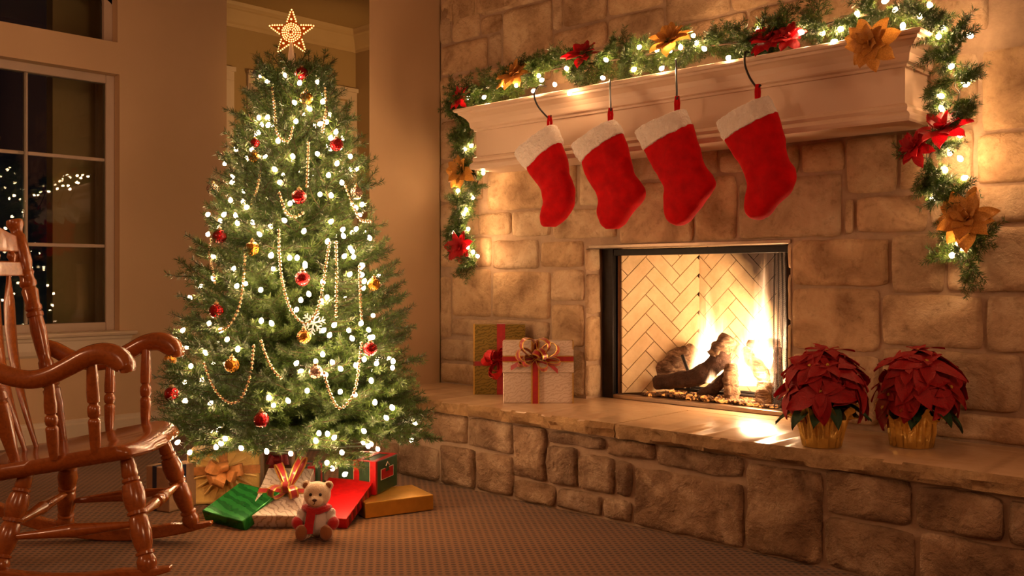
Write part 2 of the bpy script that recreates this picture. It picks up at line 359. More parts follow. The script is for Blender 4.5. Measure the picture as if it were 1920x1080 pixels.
def catmull(pts, n=8):
    P = [Vector(p) for p in pts]; P = [P[0] * 2 - P[1]] + P + [P[-1] * 2 - P[-2]]; out = []
    for i in range(1, len(P) - 2):
        for k in range(n):
            t = k / n; a, b, c, d = P[i - 1], P[i], P[i + 1], P[i + 2]
            out.append(0.5 * ((2 * b) + (c - a) * t + (2 * a - 5 * b + 4 * c - d) * t * t + (3 * b - a - 3 * c + d) * t ** 3))
    out.append(P[-2]); return out
def fbm(p, o=3): return noise.fractal(Vector(p), 1.0, 2.0, o)

# ------------------------------------------------------------------ room shell
fl = MB().box((-4.2, -7.2, -0.12), (7.2, 1.6, 0.0)); struct(obj('floor', fl, M_CARPET, smooth=False), 'brown carpet woven with rows of small dark dashes')
XW = -1.95; YE = -0.215; TW = 0.14       # window wall plane, its far end, thickness
wy0, wy1, wz0, wz1 = -2.62, -0.962, 0.662, 2.284      # lower window opening
ay0, ay1, az0 = -2.62, -0.975, 2.484                  # arched upper window
def arch(y, off=0.0):                                 # eyebrow arch: lowest at the side, highest mid-opening
    c = (ay0 + ay1) / 2; h = (ay1 - ay0) / 2; return 2.665 + off + 0.34 * math.sqrt(max(0.0, 1 - ((y - c) / (h + 0.06)) ** 2))
ar = [ay0 + (ay1 - ay0) * i / 24 for i in range(25)]
mb = MB()
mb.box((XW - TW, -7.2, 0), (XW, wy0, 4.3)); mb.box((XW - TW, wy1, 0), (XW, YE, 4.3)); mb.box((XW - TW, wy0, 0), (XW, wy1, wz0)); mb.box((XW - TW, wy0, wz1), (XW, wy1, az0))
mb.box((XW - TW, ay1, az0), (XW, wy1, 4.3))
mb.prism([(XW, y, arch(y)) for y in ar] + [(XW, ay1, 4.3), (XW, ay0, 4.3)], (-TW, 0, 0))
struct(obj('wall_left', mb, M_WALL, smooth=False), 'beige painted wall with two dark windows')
mb = MB().prism([(0, -0.50, 0), (0, 0.02, 0), (-TW, 0.02, 0), (-TW, -0.385, 0)], (0, 0, 4.3)).box((-TW, 0.0, 0), (-0.0, 1.3, 4.3)); struct(obj('wall_rear', mb, M_WALL_DIM, smooth=False), 'beige wall stub beside the stone fireplace')
XH = -2.40; YH = 1.228
mb = MB().box((XH - 0.1, -1.2, 0), (XH, YH + 0.1, 3.2)); struct(obj('wall_back', mb, M_HALL, smooth=False), 'olive hall wall with white doors behind the tree')
mb = MB().box((XH, YH, 0), (0.0, YH + 0.1, 3.2)); struct(obj('wall_hall', mb, M_HALL, smooth=False), 'short olive return wall at the end of the hall')
mb = MB().box((XH - 0.1, -1.2, 3.03), (-TW, YH + 0.1, 3.12)); struct(obj('ceiling_hall', mb, M_HALL, smooth=False), 'low hall ceiling above the tree star')
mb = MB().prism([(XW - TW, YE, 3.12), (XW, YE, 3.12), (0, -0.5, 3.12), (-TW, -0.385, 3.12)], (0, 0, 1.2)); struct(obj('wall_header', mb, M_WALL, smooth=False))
struct(obj('ceiling', MB().box((-4.2, -7.2, 4.3), (7.2, 0.2, 4.4)), M_CEIL, smooth=False))
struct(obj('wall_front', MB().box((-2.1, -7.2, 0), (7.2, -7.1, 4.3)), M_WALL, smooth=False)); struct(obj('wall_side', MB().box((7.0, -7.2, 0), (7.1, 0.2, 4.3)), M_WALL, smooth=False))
# crown moulding of the hall (profile run along the back wall and the return wall)
prof = [(0, 2.865), (0.012, 2.865), (0.016, 2.885), (0.03, 2.90), (0.055, 2.935), (0.085, 2.975), (0.10, 2.985), (0.104, 3.005), (0.115, 3.03), (0, 3.03)]
mb = MB().rings([[(XH + a, -1.2, z) for a, z in prof], [(XH + a, YH - a, z) for a, z in prof], [(-0.02, YH - a, z) for a, z in prof]]); struct(obj('trim_1', mb, M_CROWN, smooth=False, bevel=0.002), 'crown moulding around the hall ceiling')
# baseboards
def baseboard(name, p, q, nrm, label):
    pr = [(0, 0), (0.018, 0), (0.018, 0.10), (0.012, 0.112), (0.010, 0.128), (0, 0.133)]; n = Vector(nrm)
    struct(obj(name, MB().rings([[Vector(e) + n * a + Vector((0, 0, z)) for a, z in pr] for e in (p, q)]), M_TRIM, smooth=False), label)
baseboard('baseboard_left', (XW, -7.1, 0), (XW, YE, 0), (1, 0, 0), 'baseboard under the windows'); baseboard('baseboard_back', (XH, -1.2, 0), (XH, YH, 0), (1, 0, 0), 'baseboard of the hall wall')
# doors of the hall
def door(name, y0, y1, ztop, label):
    d = struct(empty(name, (XH, (y0 + y1) / 2, 0)), label); cw = 0.095
    for a, b in ((y0, y0 + cw), (y1 - cw, y1)):
        c = obj('casing', MB().box((XH, a, 0), (XH + 0.02, b, ztop - cw)).box((XH + 0.018, a + 0.012, 0), (XH + 0.03, b - 0.03, ztop - cw)), M_TRIM, d, smooth=False, bevel=0.003)
    obj('head_casing', MB().box((XH, y0, ztop - cw), (XH + 0.02, y1, ztop)).box((XH + 0.018, y0 - 0.005, ztop - 0.03), (XH + 0.04, y1 + 0.005, ztop + 0.004)), M_TRIM, d, smooth=False, bevel=0.003)
    a, b, h = y0 + cw + 0.012, y1 - cw - 0.012, ztop - cw - 0.012
    obj('door_leaf', MB().box((XH, a, 0.01), (XH + 0.004, b, h)), M_TRIM, d, smooth=False)
    w = b - a; zs = [(0.12, 0.9), (1.02, 1.72), (1.84, h - 0.12)]
    for s in (0, 1):
        for z0, z1 in zs:
            q0 = a + 0.1 * w + s * 0.45 * w; obj('panel', MB().box((XH + 0.003, q0, z0), (XH + 0.012, q0 + 0.35 * w, z1)), M_TRIM, d, smooth=False, bevel=0.006)
    kn = obj('knob', MB().lathe((XH + 0.004, a + 0.06, 1.0), (XH + 0.07, a + 0.06, 1.0), [(0, 0.028), (0.15, 0.026), (0.3, 0.01), (0.5, 0.012), (0.7, 0.027), (0.9, 0.026), (1, 0.01)]), M_CAP, d)
door('door_1', 0.211, YH, 2.56, 'white panelled hall door behind the tree'); door('door_2', -0.93, 0.095, 2.56, 'second hall door, mostly hidden by the beige wall')
# windows
def window(name, label):
    return struct(empty(name, (XW - TW, -1.8, 0)), label)
PANE_TILT = math.radians(-3.0)
wd = window('window_1', 'large dark divided window reflecting the lit garland'); xg = XW - 0.10; fw = 0.055
for nm, lo, hi in (('frame', (xg - 0.03, wy0, wz0), (xg + 0.03, wy0 + fw, wz1)), ('frame', (xg - 0.03, wy1 - fw, wz0), (xg + 0.03, wy1, wz1)), ('frame', (xg - 0.03, wy0 + fw, wz1 - fw), (xg + 0.03, wy1 - fw, wz1)), ('frame', (xg - 0.03, wy0 + fw, wz0), (xg + 0.03, wy1 - fw, wz0 + fw))):
    obj(nm, MB().box(lo, hi), M_WINFRAME, wd, smooth=False, bevel=0.006)
ym = [wy0 + fw, -2.04, -1.49, wy1 - fw]; zm = [wz0 + fw, 1.198, 1.745, wz1 - fw]
for y in ym[1:3]: obj('muntin', MB().box((xg - 0.012, y - 0.011, zm[0]), (xg + 0.014, y + 0.011, zm[3])), M_WINFRAME, wd, smooth=False, bevel=0.004)
for z in zm[1:3]:
    for i in range(3): obj('muntin', MB().box((xg - 0.012, ym[i] + (0.011 if i else 0), z - 0.011), (xg + 0.013, ym[i + 1] - (0.011 if i < 2 else 0), z + 0.011)), M_WINFRAME, wd, smooth=False, bevel=0.004)
for i in range(3):
    for j in range(3):
        yc = (ym[i] + ym[i + 1]) / 2; zc = (zm[j] + zm[j + 1]) / 2; hy = (ym[i + 1] - ym[i]) / 2; hz = (zm[j + 1] - zm[j]) / 2
        obj('pane', MB().box((-0.005, -hy, -hz), (0.005, hy, hz), Matrix.Translation((xg - 0.004, yc, zc)) @ Matrix.Rotation(PANE_TILT, 4, 'Z')), M_GLASS, wd, smooth=False)
st = [(0, 0.662), (0.055, 0.662), (0.06, 0.652), (0.055, 0.64), (0.03, 0.634), (0.03, 0.62), (0.024, 0.61), (0.02, 0.56), (0.014, 0.535), (0.0, 0.52)]
def sill_ring(y, sgn):      # returned ends taper like the photo's apron
    return [(XW + a, y + sgn * (a * 0.8), z) for a, z in st]
sl = obj('sill', MB().rings([sill_ring(wy0 - 0.09, -1), sill_ring(wy1 + 0.045, 1)]).box((XW - 0.075, wy0 + 0.001, 0.655), (XW, wy1 - 0.001, 0.664)), M_TRIM, wd, smooth=False)
w2 = window('window_2', 'arched dark transom window above the large window')
rf = lambda o: [(xg, y, arch(y, -o)) for y in ar]
outer = rf(0.0); inner = rf(fw)
def fr_ring(x): return [(x, y, z) for _, y, z in outer] + [(x, y, z) for _, y, z in reversed(inner)]
mb = MB(); n = len(ar)
for i in range(n - 1):
    q = [outer[i], outer[i + 1], inner[i + 1], inner[i]]; mb.prism([(xg + 0.03, y, z) for _, y, z in q], (-0.06, 0, 0))
obj('arched_frame', mb, M_WINFRAME, w2, smooth=False)
for lo, hi in (((xg - 0.03, ay1 - fw, az0), (xg + 0.03, ay1, arch(ay1))), ((xg - 0.03, ay0, az0), (xg + 0.03, ay0 + fw, arch(ay0))), ((xg - 0.03, ay0 + fw, az0), (xg + 0.03, ay1 - fw, az0 + 0.02))):
    obj('frame', MB().box(lo, hi), M_WINFRAME, w2, smooth=False, bevel=0.004)
obj('pane', MB().prism([(xg - 0.002, ay0 + 0.02, az0 + 0.01)] + [(xg - 0.002, y, arch(y, -fw * 0.5)) for y in ar[1:-1]] + [(xg - 0.002, ay1 - 0.02, az0 + 0.01)], (-0.01, 0, 0)), M_GLASS, w2, smooth=False)
op = empty('wall_outlet', (XW, -0.79, 0.41)); tag(op, 'small ivory wall outlet plate low on the beige wall behind the rocking chair', 'outlet')
obj('cover_plate', MB().box((XW, -0.825, 0.355), (XW + 0.008, -0.755, 0.47)), M_TRIM, op, smooth=False, bevel=0.003)
for z in (0.388, 0.437): obj('socket', MB().lathe((XW + 0.006, -0.79, z), (XW + 0.011, -0.79, z), [(0, 0.017), (1, 0.016)]), M_WINFRAME, op)

# ------------------------------------------------------------------ stones
def stone_mesh(w, h, seed, depth=0.03, amp=0.010, rough=1.0, step=0.022):
    """stone face in local x (width), z (height), front towards -y; origin at lower-left, mortar plane at y = 0"""
    nu = int(min(22, max(6, w / step))); nv = int(min(16, max(5, h / step))); V = []; F = []
    us = [-0.0] + [0.005 / w] + [i / nu for i in range(1, nu)] + [1 - 0.005 / w] + [1.0]; vs = [0.0] + [0.005 / h] + [i / nv for i in range(1, nv)] + [1 - 0.005 / h] + [1.0]
    sd = seed * 7.13; tx = random.uniform(-0.5, 0.5); tz = random.uniform(-0.5, 0.5); base = depth * random.uniform(0.75, 1.1)
    for j, t in enumerate(vs):
        for i, s in enumerate(us):
            x = s * w; z = t * h; es = min(s, 1 - s) * w; et = min(t, 1 - t) * h; e = min(es, et)
            nx = fbm((x * 9 + sd, z * 9, 1.3), 3) * 0.005 * rough; nz = fbm((x * 9, z * 9 + sd, 7.7), 3) * 0.005 * rough
            k = 0.5 * max(0.0, 1 - es / 0.03) * max(0.0, 1 - et / 0.03)          # rounded corners
            x += nx + (0.014 * k if s < 0.5 else -0.014 * k); z += nz + (0.012 * k if t < 0.5 else -0.012 * k)
            if e <= 0: y = 0.004
            else:
                d = base * min(1.0, 0.62 + 0.38 * min(1.0, (e / 0.016)) ** 0.6)
                d += amp * (fbm((x * 7 + sd, z * 7 - sd, sd), 3) + 0.55 * fbm((x * 24 + sd, z * 24, sd), 3)) * min(1, e / 0.012) + (tx * (s - 0.5) + tz * (t - 0.5)) * 0.012
                y = -max(d, 0.003)
            V.append((x, y, z))
    n = len(us)
    for j in range(len(vs) - 1):
        for i in range(n - 1): F.append((j * n + i, j * n + i + 1, (j + 1) * n + i + 1, (j + 1) * n + i))
    m = bpy.data.meshes.new('stone'); m.from_pydata(V, [], F); m.polygons.foreach_set('use_smooth', [True] * len(F)); return m
NST = [0]
def stone(parent, x0, x1, z0, z1, y, mat, depth=0.03, amp=0.010, gap=0.0035, rough=1.0, rot=None):
    NST[0] += 1
    w, h = x1 - x0 - 2 * gap, z1 - z0 - 2 * gap
    if w < 0.02 or h < 0.015: return
    o = link('stone', stone_mesh(w, h, NST[0], depth, amp, rough), mat, parent); o.location = (x0 + gap, y, z0 + gap); return o
# fireplace wall: mortar bed with the fire opening, face stones at y about 0
OX0, OX1, OZ = 1.056, 2.132, 1.152; HZ = 0.4064; YM = 0.006
mb = MB().box((0, YM, 0), (OX0, 0.16, 4.3)).box((OX1, YM, 0), (7.0, 0.16, 4.3)).box((OX0, YM, OZ), (OX1, 0.16, 4.3))
wr = struct(obj('wall_right', mb, M_MORTAR, smooth=False), 'rough cut limestone fireplace wall')
STONES = [  # top-left and bottom-right corner of each stone as read on the wall
 (825,-40,846,78),(848,-40,898,66),(902,33,935,60),(902,-40,1032,3),(942,25,1033,104),(827,86,913,126),(916,66,936,122),(1036,-40,1053,56),(1056,-40,1136,32),(1036,58,1136,86),
 (1140,-40,1243,9),(1140,34,1243,68),(1247,-40,1366,18),(1248,52,1402,60),(1370,-40,1519,5),(1404,30,1519,50),(1524,-60,1640,40),(1644,-90,1836,60),(1842,112,1990,234),(1745,126,1835,236),
 (1834,248,1990,338),(1742,247,1828,334),(1742,345,1990,416),(1774,426,1990,546),(1590,258,1680,361),(1686,252,1738,358),(1505,268,1581,318),(1478,270,1499,328),(1388,332,1575,441),(1581,371,1598,437),(1603,369,1768,430),
 (1484,449,1664,534),(1670,444,1785,543),(1484,542,1645,655),(1656,551,1840,648),(1847,561,1990,662),(1657,655,1917,765),(1660,768,1990,846),(1484,662,1650,785),(1922,668,1990,772),
 (1306,332,1382,444),(1160,346,1300,447),(1180,286,1343,334),(1348,284,1470,324),(923,318,1080,386),(1085,312,1174,384),(900,392,955,441),(963,391,1031,443),(1036,390,1152,446),(925,450,1009,502),(1015,452,1096,499),
 (927,508,1030,594),(1036,505,1096,563),(1033,568,1096,650),(850,506,921,591),(824,528,846,632),(850,598,1026,634),(824,637,900,676),(824,680,900,716),(904,640,1028,728),(1033,656,1096,738),
 (825,140,849,222),(853,142,940,196),(824,228,886,295),(824,298,897,376),(824,380,897,440),(824,444,920,502),
 (940,106,1033,150),(1036,92,1136,130),(1140,72,1243,115),(1403,54,1519,80),(944,200,1080,300),(1085,180,1240,290),(1245,160,1400,280),(1405,130,1560,262),(1565,100,1735,250)]
placed = []
for u0, v0, u1, v1 in STONES:
    a = ony(u0, v0, 0); b = ony(u1, v1, 0); x0, x1, z0, z1 = max(a[0], 0.002), b[0], max(b[2], HZ), a[2]
    for (p0, p1, q0, q1) in placed:           # trim slight overlaps with the neighbours already set
        ox = min(x1, p1) - max(x0, p0); oz = min(z1, q1) - max(z0, q0)
        if ox > 0 and oz > 0:
            if ox < oz:
                if x0 > p0: x0 = p1 + 0.003
                else: x1 = p0 - 0.003
            else:
                if z0 > q0: z0 = q1 + 0.003
                else: z1 = q0 - 0.003
    if x1 - x0 < 0.035 or z1 - z0 < 0.03: continue
    placed.append([x0, x1, z0, z1])
def grow(R, lim, amount=0.035, gap=0.001):
    for rep in range(4):
        for i, r in enumerate(R):
            for side, sg in ((0, -1), (1, 1), (2, -1), (3, 1)):
                t = list(r); t[side] += sg * amount / 4
                if t[0] < lim[0] or t[1] > lim[1] or t[2] < lim[2] or t[3] > lim[3]: continue
                if any(j != i and min(t[1], q[1]) - max(t[0], q[0]) > -gap and min(t[3], q[3]) - max(t[2], q[2]) > -gap for j, q in enumerate(R + HOLE)): continue
                R[i] = r = t
HOLE = [[OX0, OX1, HZ, OZ]]
grow(placed, (0.002, 9, HZ, 9))
for x0, x1, z0, z1 in placed: stone(wr, x0, x1, z0, z1, YM, M_STONE, 0.016, 0.0075)
# courses beyond the frame edge (above and to the right)
def fill(parent, x0, x1, z0, z1, y, mat, depth, amp, hmin=0.14, hmax=0.24):
    z = z0
    while z < z1 - 0.08:
        h = min(random.uniform(hmin, hmax), z1 - z); x = x0
        while x < x1 - 0.05:
            w = min(random.uniform(0.18, 0.5), x1 - x)
            if x1 - x - w < 0.1: w = x1 - x
            stone(parent, x, x + w, z, z + h, y, mat, depth, amp); x += w
        z += h
xr = ony(1990, 600, 0)[0]
fill(wr, xr, xr + 1.1, HZ, 2.6, YM, M_STONE, 0.016, 0.0075); fill(wr, 0.002, xr + 0.6, 2.42, 2.95, YM, M_STONE, 0.016, 0.0075)
# jamb stones of the opening's left reveal (turned to face the fire)
z = 0.41
for h in (0.17, 0.235, 0.21, 0.127):
    m = stone_mesh(0.112, h - 0.012, 900 + int(z * 100), 0.012, 0.006); o = link('stone', m, M_STONE, wr); o.matrix_local = Matrix.Translation((OX0 + 0.001, 0.0, z + 0.006)) @ Matrix.Rotation(PI / 2, 4, 'Z'); z += h
    m = stone_mesh(0.112, h - 0.012, 950 + int(z * 100), 0.012, 0.006); o = link('stone', m, M_STONE, wr); o.matrix_local = Matrix.Translation((OX1 - 0.001, 0.115, z - h + 0.006)) @ Matrix.Rotation(-PI / 2, 4, 'Z')

# ------------------------------------------------------------------ raised hearth
HY = -0.514
he = empty('hearth', (1.6, HY, 0)); tag(he, 'raised stone hearth with a smooth slab ledge along the fireplace wall', 'hearth'); 
obj('mortar_core', MB().box((0, HY + 0.014, 0), (4.6, YM - 0.001, HZ - 0.055)), M_MORTAR, he, smooth=False)
HST = [(880,787,959,851),(790,775,874,832),(963,797,1022,900),(750,833,820,894),(823,834,889,913),(894,853,959,931),(962,902,1039,951),(690,762,785,828),(690,832,746,880),
 (1025,810,1132,838),(1137,827,1226,864),(1230,841,1391,894),(1026,842,1080,915),(1087,848,1151,925),(1154,866,1184,934),(1045,922,1126,974),(1130,932,1184,984),(1186,875,1389,1032),(1398,878,1538,1066),(1549,893,1702,983),(1548,970,1713,1092),(1719,924,1880,1012),(1891,952,2000,1032),(1724,1004,2000,1140)]
placed = []; HI = Matrix.Translation(he.location).inverted()
def hstone(x0, x1, z0, z1):
    NST[0] += 1; w, h = x1 - x0 - 0.008, z1 - z0 - 0.008
    if w < 0.03 or h < 0.02: return
    o = link('stone', stone_mesh(w, h, NST[0], 0.032, 0.021, 1.5), M_STONE_ROUGH, he); o.matrix_parent_inverse = HI; o.location = (x0 + 0.004, HY + 0.02, z0 + 0.004)
for u0, v0, u1, v1 in HST:
    a = ony(u0, v0, HY); b = ony(u1, v1, HY); x0, x1, z0, z1 = max(a[0], 0.003), b[0], max(b[2], 0.003), min(a[2], HZ - 0.06)
    if z0 < 0.04: z0 = 0.003
    for (p0, p1, q0, q1) in placed:
        ox = min(x1, p1) - max(x0, p0); oz = min(z1, q1) - max(z0, q0)
        if ox > 0 and oz > 0:
            if ox < oz:
                if x0 > p0: x0 = p1 + 0.003
                else: x1 = p0 - 0.003
            else:
                if z0 > q0: z0 = q1 + 0.003
                else: z1 = q0 - 0.003
    if x1 - x0 > 0.03 and z1 - z0 > 0.02: placed.append([x0, x1, z0, z1])
HOLE = []; grow(placed, (0.002, 9, 0.003, HZ - 0.056), 0.03)
for x0, x1, z0, z1 in placed: hstone(x0, x1, z0, z1)
xr2 = max(p[1] for p in placed)
for a, b in ((xr2, xr2 + 0.35), (xr2 + 0.35, xr2 + 0.6)):
    hstone(a, b, 0.003, 0.17); hstone(a, b, 0.17, 0.345)
XJ = ony(1149, 793, HY - 0.03)[0]
def slab(x0, x1, y0, y1, seed, rockfront=True):
    """ledge slab: smooth top, rock-faced front edge"""
    nx = max(2, int((x1 - x0) / 0.03)); rings = []
    pr = [(0.0, 0.0, 0), (0.0, -0.006, 0.6), (0.0, -0.022, 1), (0.0, -0.04, 1), (0.0, -0.055, 0.7), (0.03, -0.06, 0)]
    for i in range(nx + 1):
        x = x0 + (x1 - x0) * i / nx; e = min(1, min(i, nx - i) / 1.0 + 0.35); r = [(x, y1, HZ)]
        for dy, dz, k in pr:
            f = (0.014 + 0.020 * fbm((x * 9, dz * 40 + seed, seed), 3) + 0.016 * fbm((x * 26, dz * 60, seed), 3)) if rockfront else 0
            r.append((x, y0 + dy - f * k * e + (0.004 * fbm((x * 12, seed, 0), 2) if k == 0 and dy == 0 else 0), HZ + dz))
        r.append((x, y1, HZ - 0.06)); rings.append(r)
    o = obj('slab', MB().rings(rings), M_SLABROCK, he, smooth=True, angle=35)
    o.data.materials.append(M_SLAB)
    for p in o.data.polygons: p.material_index = 1 if abs(p.normal.z) > 0.9 and p.center.z > HZ - 0.003 else 0
M_SLABROCK = m_stone('ledge_rock', lin(126, 98, 66), lin(168, 136, 98), lin(196, 166, 126), 1.2)
slab(0.004, XJ - 0.004, HY - 0.015, YM - 0.002, 3.3); slab(XJ + 0.004, 3.95, HY - 0.015, -0.088, 5.1); slab(3.956, 4.6, HY - 0.015, -0.002, 9.7)
obj('slab', MB().box((XJ + 0.004, -0.085, HZ - 0.06), (2.30, YM - 0.002, HZ)), M_SLAB, he, smooth=False, bevel=0.002)
obj('slab', MB().box((2.304, -0.085, HZ - 0.06), (3.95, YM - 0.003, HZ)), M_SLAB, he, smooth=False, bevel=0.002)


# ------------------------------------------------------------------ mantel shelf
MX0, MX1, MY = 0.507, 2.680, -0.209
mt = empty('mantel_shelf', (1.6, 0, 1.57)); tag(mt, 'long cream painted mantel shelf with crown moulding under the garland', 'mantel')
P = [(0.020, 1.552), (0.024, 1.560), (0.026, 1.572), (0.022, 1.580), (0.010, 1.590), (0.014, 1.602), (0.010, 1.612), (0.0, 1.618), (0.0, 1.745), (0.008, 1.747), (0.010, 1.756), (0.020, 1.762), (0.023, 1.768), (0.026, 1.790), (0.038, 1.810), (0.058, 1.826), (0.066, 1.830), (0.068, 1.840), (0.080, 1.842), (0.085, 1.848), (0.085, 1.856), (0.078, 1.860)]
def sect(P, lo, hi):
    Q = P[lo:hi]; rings = [[(MX0 - a, YM - 0.004, z) for a, z in Q], [(MX0 - a, MY - a, z) for a, z in Q], [(MX1 + a, MY - a, z) for a, z in Q], [(MX1 + a, YM - 0.004, z) for a, z in Q]]
    mb = MB().rings(rings, cap=False, closed=False)
    return mb
def closed(lo, hi):
    mb = sect(P, lo, hi); a0, z0 = P[lo]; a1, z1 = P[hi - 1]
    for a, z in ((a0, z0), (a1, z1)): mb.add([(MX0 - a, YM - 0.004, z), (MX0 - a, MY - a, z), (MX1 + a, MY - a, z), (MX1 + a, YM - 0.004, z)], [(0, 1, 2, 3)])
    return mb
for nm, lo, hi in (('base_moulding', 0, 8), ('fascia', 7, 9), ('crown_moulding', 8, 22)): obj(nm, closed(lo, hi), M_MANTEL, mt, smooth=False)
MZ = 1.860

# ------------------------------------------------------------------ fireplace box
fp = empty('fireplace', (1.6, 0.13, HZ)); tag(fp, 'black framed fireplace box lined with pale herringbone firebrick', 'fireplace')
FZ = 0.432; BY = 0.50; LX0, LX1, RX0, RX1 = 1.163, 1.385, 1.81, 2.045; FY = 0.146
for lo, hi in (((OX0 + 0.012, 0.118, HZ), (LX0 - 0.03, FY, OZ - 0.004)), ((RX1 + 0.03, 0.118, HZ), (OX1 - 0.012, FY, OZ - 0.004))): obj('face_frame', MB().box(lo, hi), M_BLACK, fp, smooth=False, bevel=0.002)
obj('hood', MB().box((LX0 - 0.03, 0.122, OZ - 0.046), (RX1 + 0.03, FY, OZ - 0.014)), M_BLACK, fp, smooth=False, bevel=0.004)
obj('lintel_bar', MB().box((OX0 + 0.02, -0.002, OZ - 0.012), (OX1 + 0.004, 0.118, OZ + 0.004)), M_METALRIM, fp, smooth=False, bevel=0.002)['label'] = 'thin bright steel lintel bar'
obj('sill', MB().box((LX0 - 0.03, 0.118, HZ), (RX1 + 0.03, 0.165, HZ + 0.020)), M_METALRIM, fp, smooth=False, bevel=0.003)
obj('hearth_floor', MB().add([(LX0, FY, FZ - 0.006), (RX1, FY, FZ - 0.006), (RX0, BY, FZ - 0.006), (LX1, BY, FZ - 0.006)], [(0, 1, 2, 3)]), M_LOGDARK, fp, smooth=False)
obj('box_shell', MB().add([(LX0 - 0.02, FY, FZ - 0.02), (LX1 - 0.02, BY + 0.02, FZ - 0.02), (RX0 + 0.02, BY + 0.02, FZ - 0.02), (RX1 + 0.02, FY, FZ - 0.02), (LX0 - 0.02, FY, 1.2), (LX1 - 0.02, BY + 0.02, 1.2), (RX0 + 0.02, BY + 0.02, 1.2), (RX1 + 0.02, FY, 1.2)], [(0, 1, 5, 4), (1, 2, 6, 5), (2, 3, 7, 6), (4, 5, 6, 7)]), M_BRICKJOINT, fp, smooth=False)
def clip(poly, W_, H_):
    for ax, lim, sg in ((0, 0, 1), (0, W_, -1), (1, 0, 1), (1, H_, -1)):
        out = []
        for i, p in enumerate(poly):
            q = poly[(i + 1) % len(poly)]; dp = (p[ax] - lim) * sg; dq = (q[ax] - lim) * sg
            if dp >= 0: out.append(p)
            if dp * dq < 0: t = dp / (dp - dq); out.append((p[0] + (q[0] - p[0]) * t, p[1] + (q[1] - p[1]) * t))
        poly = out
        if len(poly) < 3: return []
    return poly
def herring(p0, p1, z0, z1, nrm, phase):
    """bricks of one firebox panel: p0->p1 floor line, inward normal nrm"""
    p0 = Vector(p0); d = Vector(p1) - p0; Wd = d.length; d.normalize(); nv = Vector(nrm); Hd = z1 - z0; w = 0.0655; nL = 3; g = 0.0035 / w; c = math.sqrt(0.5)
    for i in range(-14, 26):
        for j in range(-6, 8):
            ox, oy = i + nL * j, i - nL * j
            for (x0, y0, x1, y1) in ((ox, oy, ox + nL, oy + 1), (ox + nL, oy - nL + 1, ox + nL + 1, oy + 1)):
                q = [(x0 + g / 2, y0 + g / 2), (x1 - g / 2, y0 + g / 2), (x1 - g / 2, y1 - g / 2), (x0 + g / 2, y1 - g / 2)]
                q = [((a - b) * c * w + phase[0], (a + b) * c * w + phase[1]) for a, b in q]
                if max(p[0] for p in q) < 0 or min(p[0] for p in q) > Wd or max(p[1] for p in q) < 0 or min(p[1] for p in q) > Hd: continue
                q = clip(q, Wd, Hd)
                if len(q) < 3: continue
                ar_ = abs(sum(q[k][0] * q[(k + 1) % len(q)][1] - q[(k + 1) % len(q)][0] * q[k][1] for k in range(len(q)))) / 2
                if ar_ < 2e-4: continue
                yield [p0 + d * a + Vector((0, 0, z0 + b)) for a, b in q]
for p0, p1, nv, ph in (((LX0 + 0.002, FY + 0.004, 0), (LX1, BY, 0), None, (0.03, 0.02)), ((LX1 + 0.002, BY, 0), (RX0 - 0.002, BY, 0), None, (0.07, 0.05)), ((RX0, BY, 0), (RX1 - 0.002, FY + 0.004, 0), None, (0.02, 0.05))):
    d = (Vector(p1) - Vector(p0)).normalized(); nv = Vector((d.y, -d.x, 0))
    for q in herring(p0, p1, FZ, 1.17, nv, ph):
        off = random.uniform(0, 0.0015); o = obj('brick', MB().prism([p - nv * 0.012 + nv * off for p in q], nv * 0.014), M_BRICK, fp, smooth=False)
# pleated chain mesh curtains, each a fine wire net
def curtain(x0, x1, label):
    nx, nz = 44, 150; V = []; F = []
    for j in range(nz + 1):
        for i in range(nx + 1):
            s = i / nx; V.append((x0 + (x1 - x0) * s, 0.172 + 0.014 * math.sin(s * 9 * PI) + 0.004 * math.sin(j * 0.05 + s * 5), HZ + 0.024 + (OZ - 0.06 - HZ) * j / nz))
    k = nx + 1
    for j in range(0, nz):
        for i in range(0, nx):
            if (i + j) % 2: continue
            a = [(i + 1, j), (min(i + 2, nx), j + 1), (i + 1, min(j + 2, nz)), (i, j + 1)]
            F.append(tuple(q * k + p for p, q in ((a[0][0], a[0][1]), (a[1][0], a[1][1]), (a[2][0], a[2][1]), (a[3][0], a[3][1]))))
    F = [f for f in F if len(set(f)) == 4]
    m = bpy.data.meshes.new('mesh_curtain'); m.from_pydata(V, [], F); o = link('mesh_curtain', m, M_BLACK, fp); o.matrix_parent_inverse = Matrix.Translation(fp.location).inverted(); o['label'] = label
    w = o.modifiers.new('w', 'WIREFRAME'); w.thickness = 0.0016; w.use_even_offset = False
curtain(1.092, 1.168, 'bunched black chain mesh at the left of the fire'); curtain(ony(1448, 600, 0.172)[0], ony(1482, 600, 0.172)[0], 'bunched black chain mesh at the right of the fire')
obj('threshold_slab', MB().box((OX0 + 0.002, YM, HZ - 0.06), (OX1 - 0.002, 0.125, HZ)), M_SLAB, fp, smooth=False)
obj('curtain_rod', MB().tube([(1.09, 0.172, OZ - 0.03), (2.1, 0.172, OZ - 0.03)], 0.004), M_BLACK, fp)

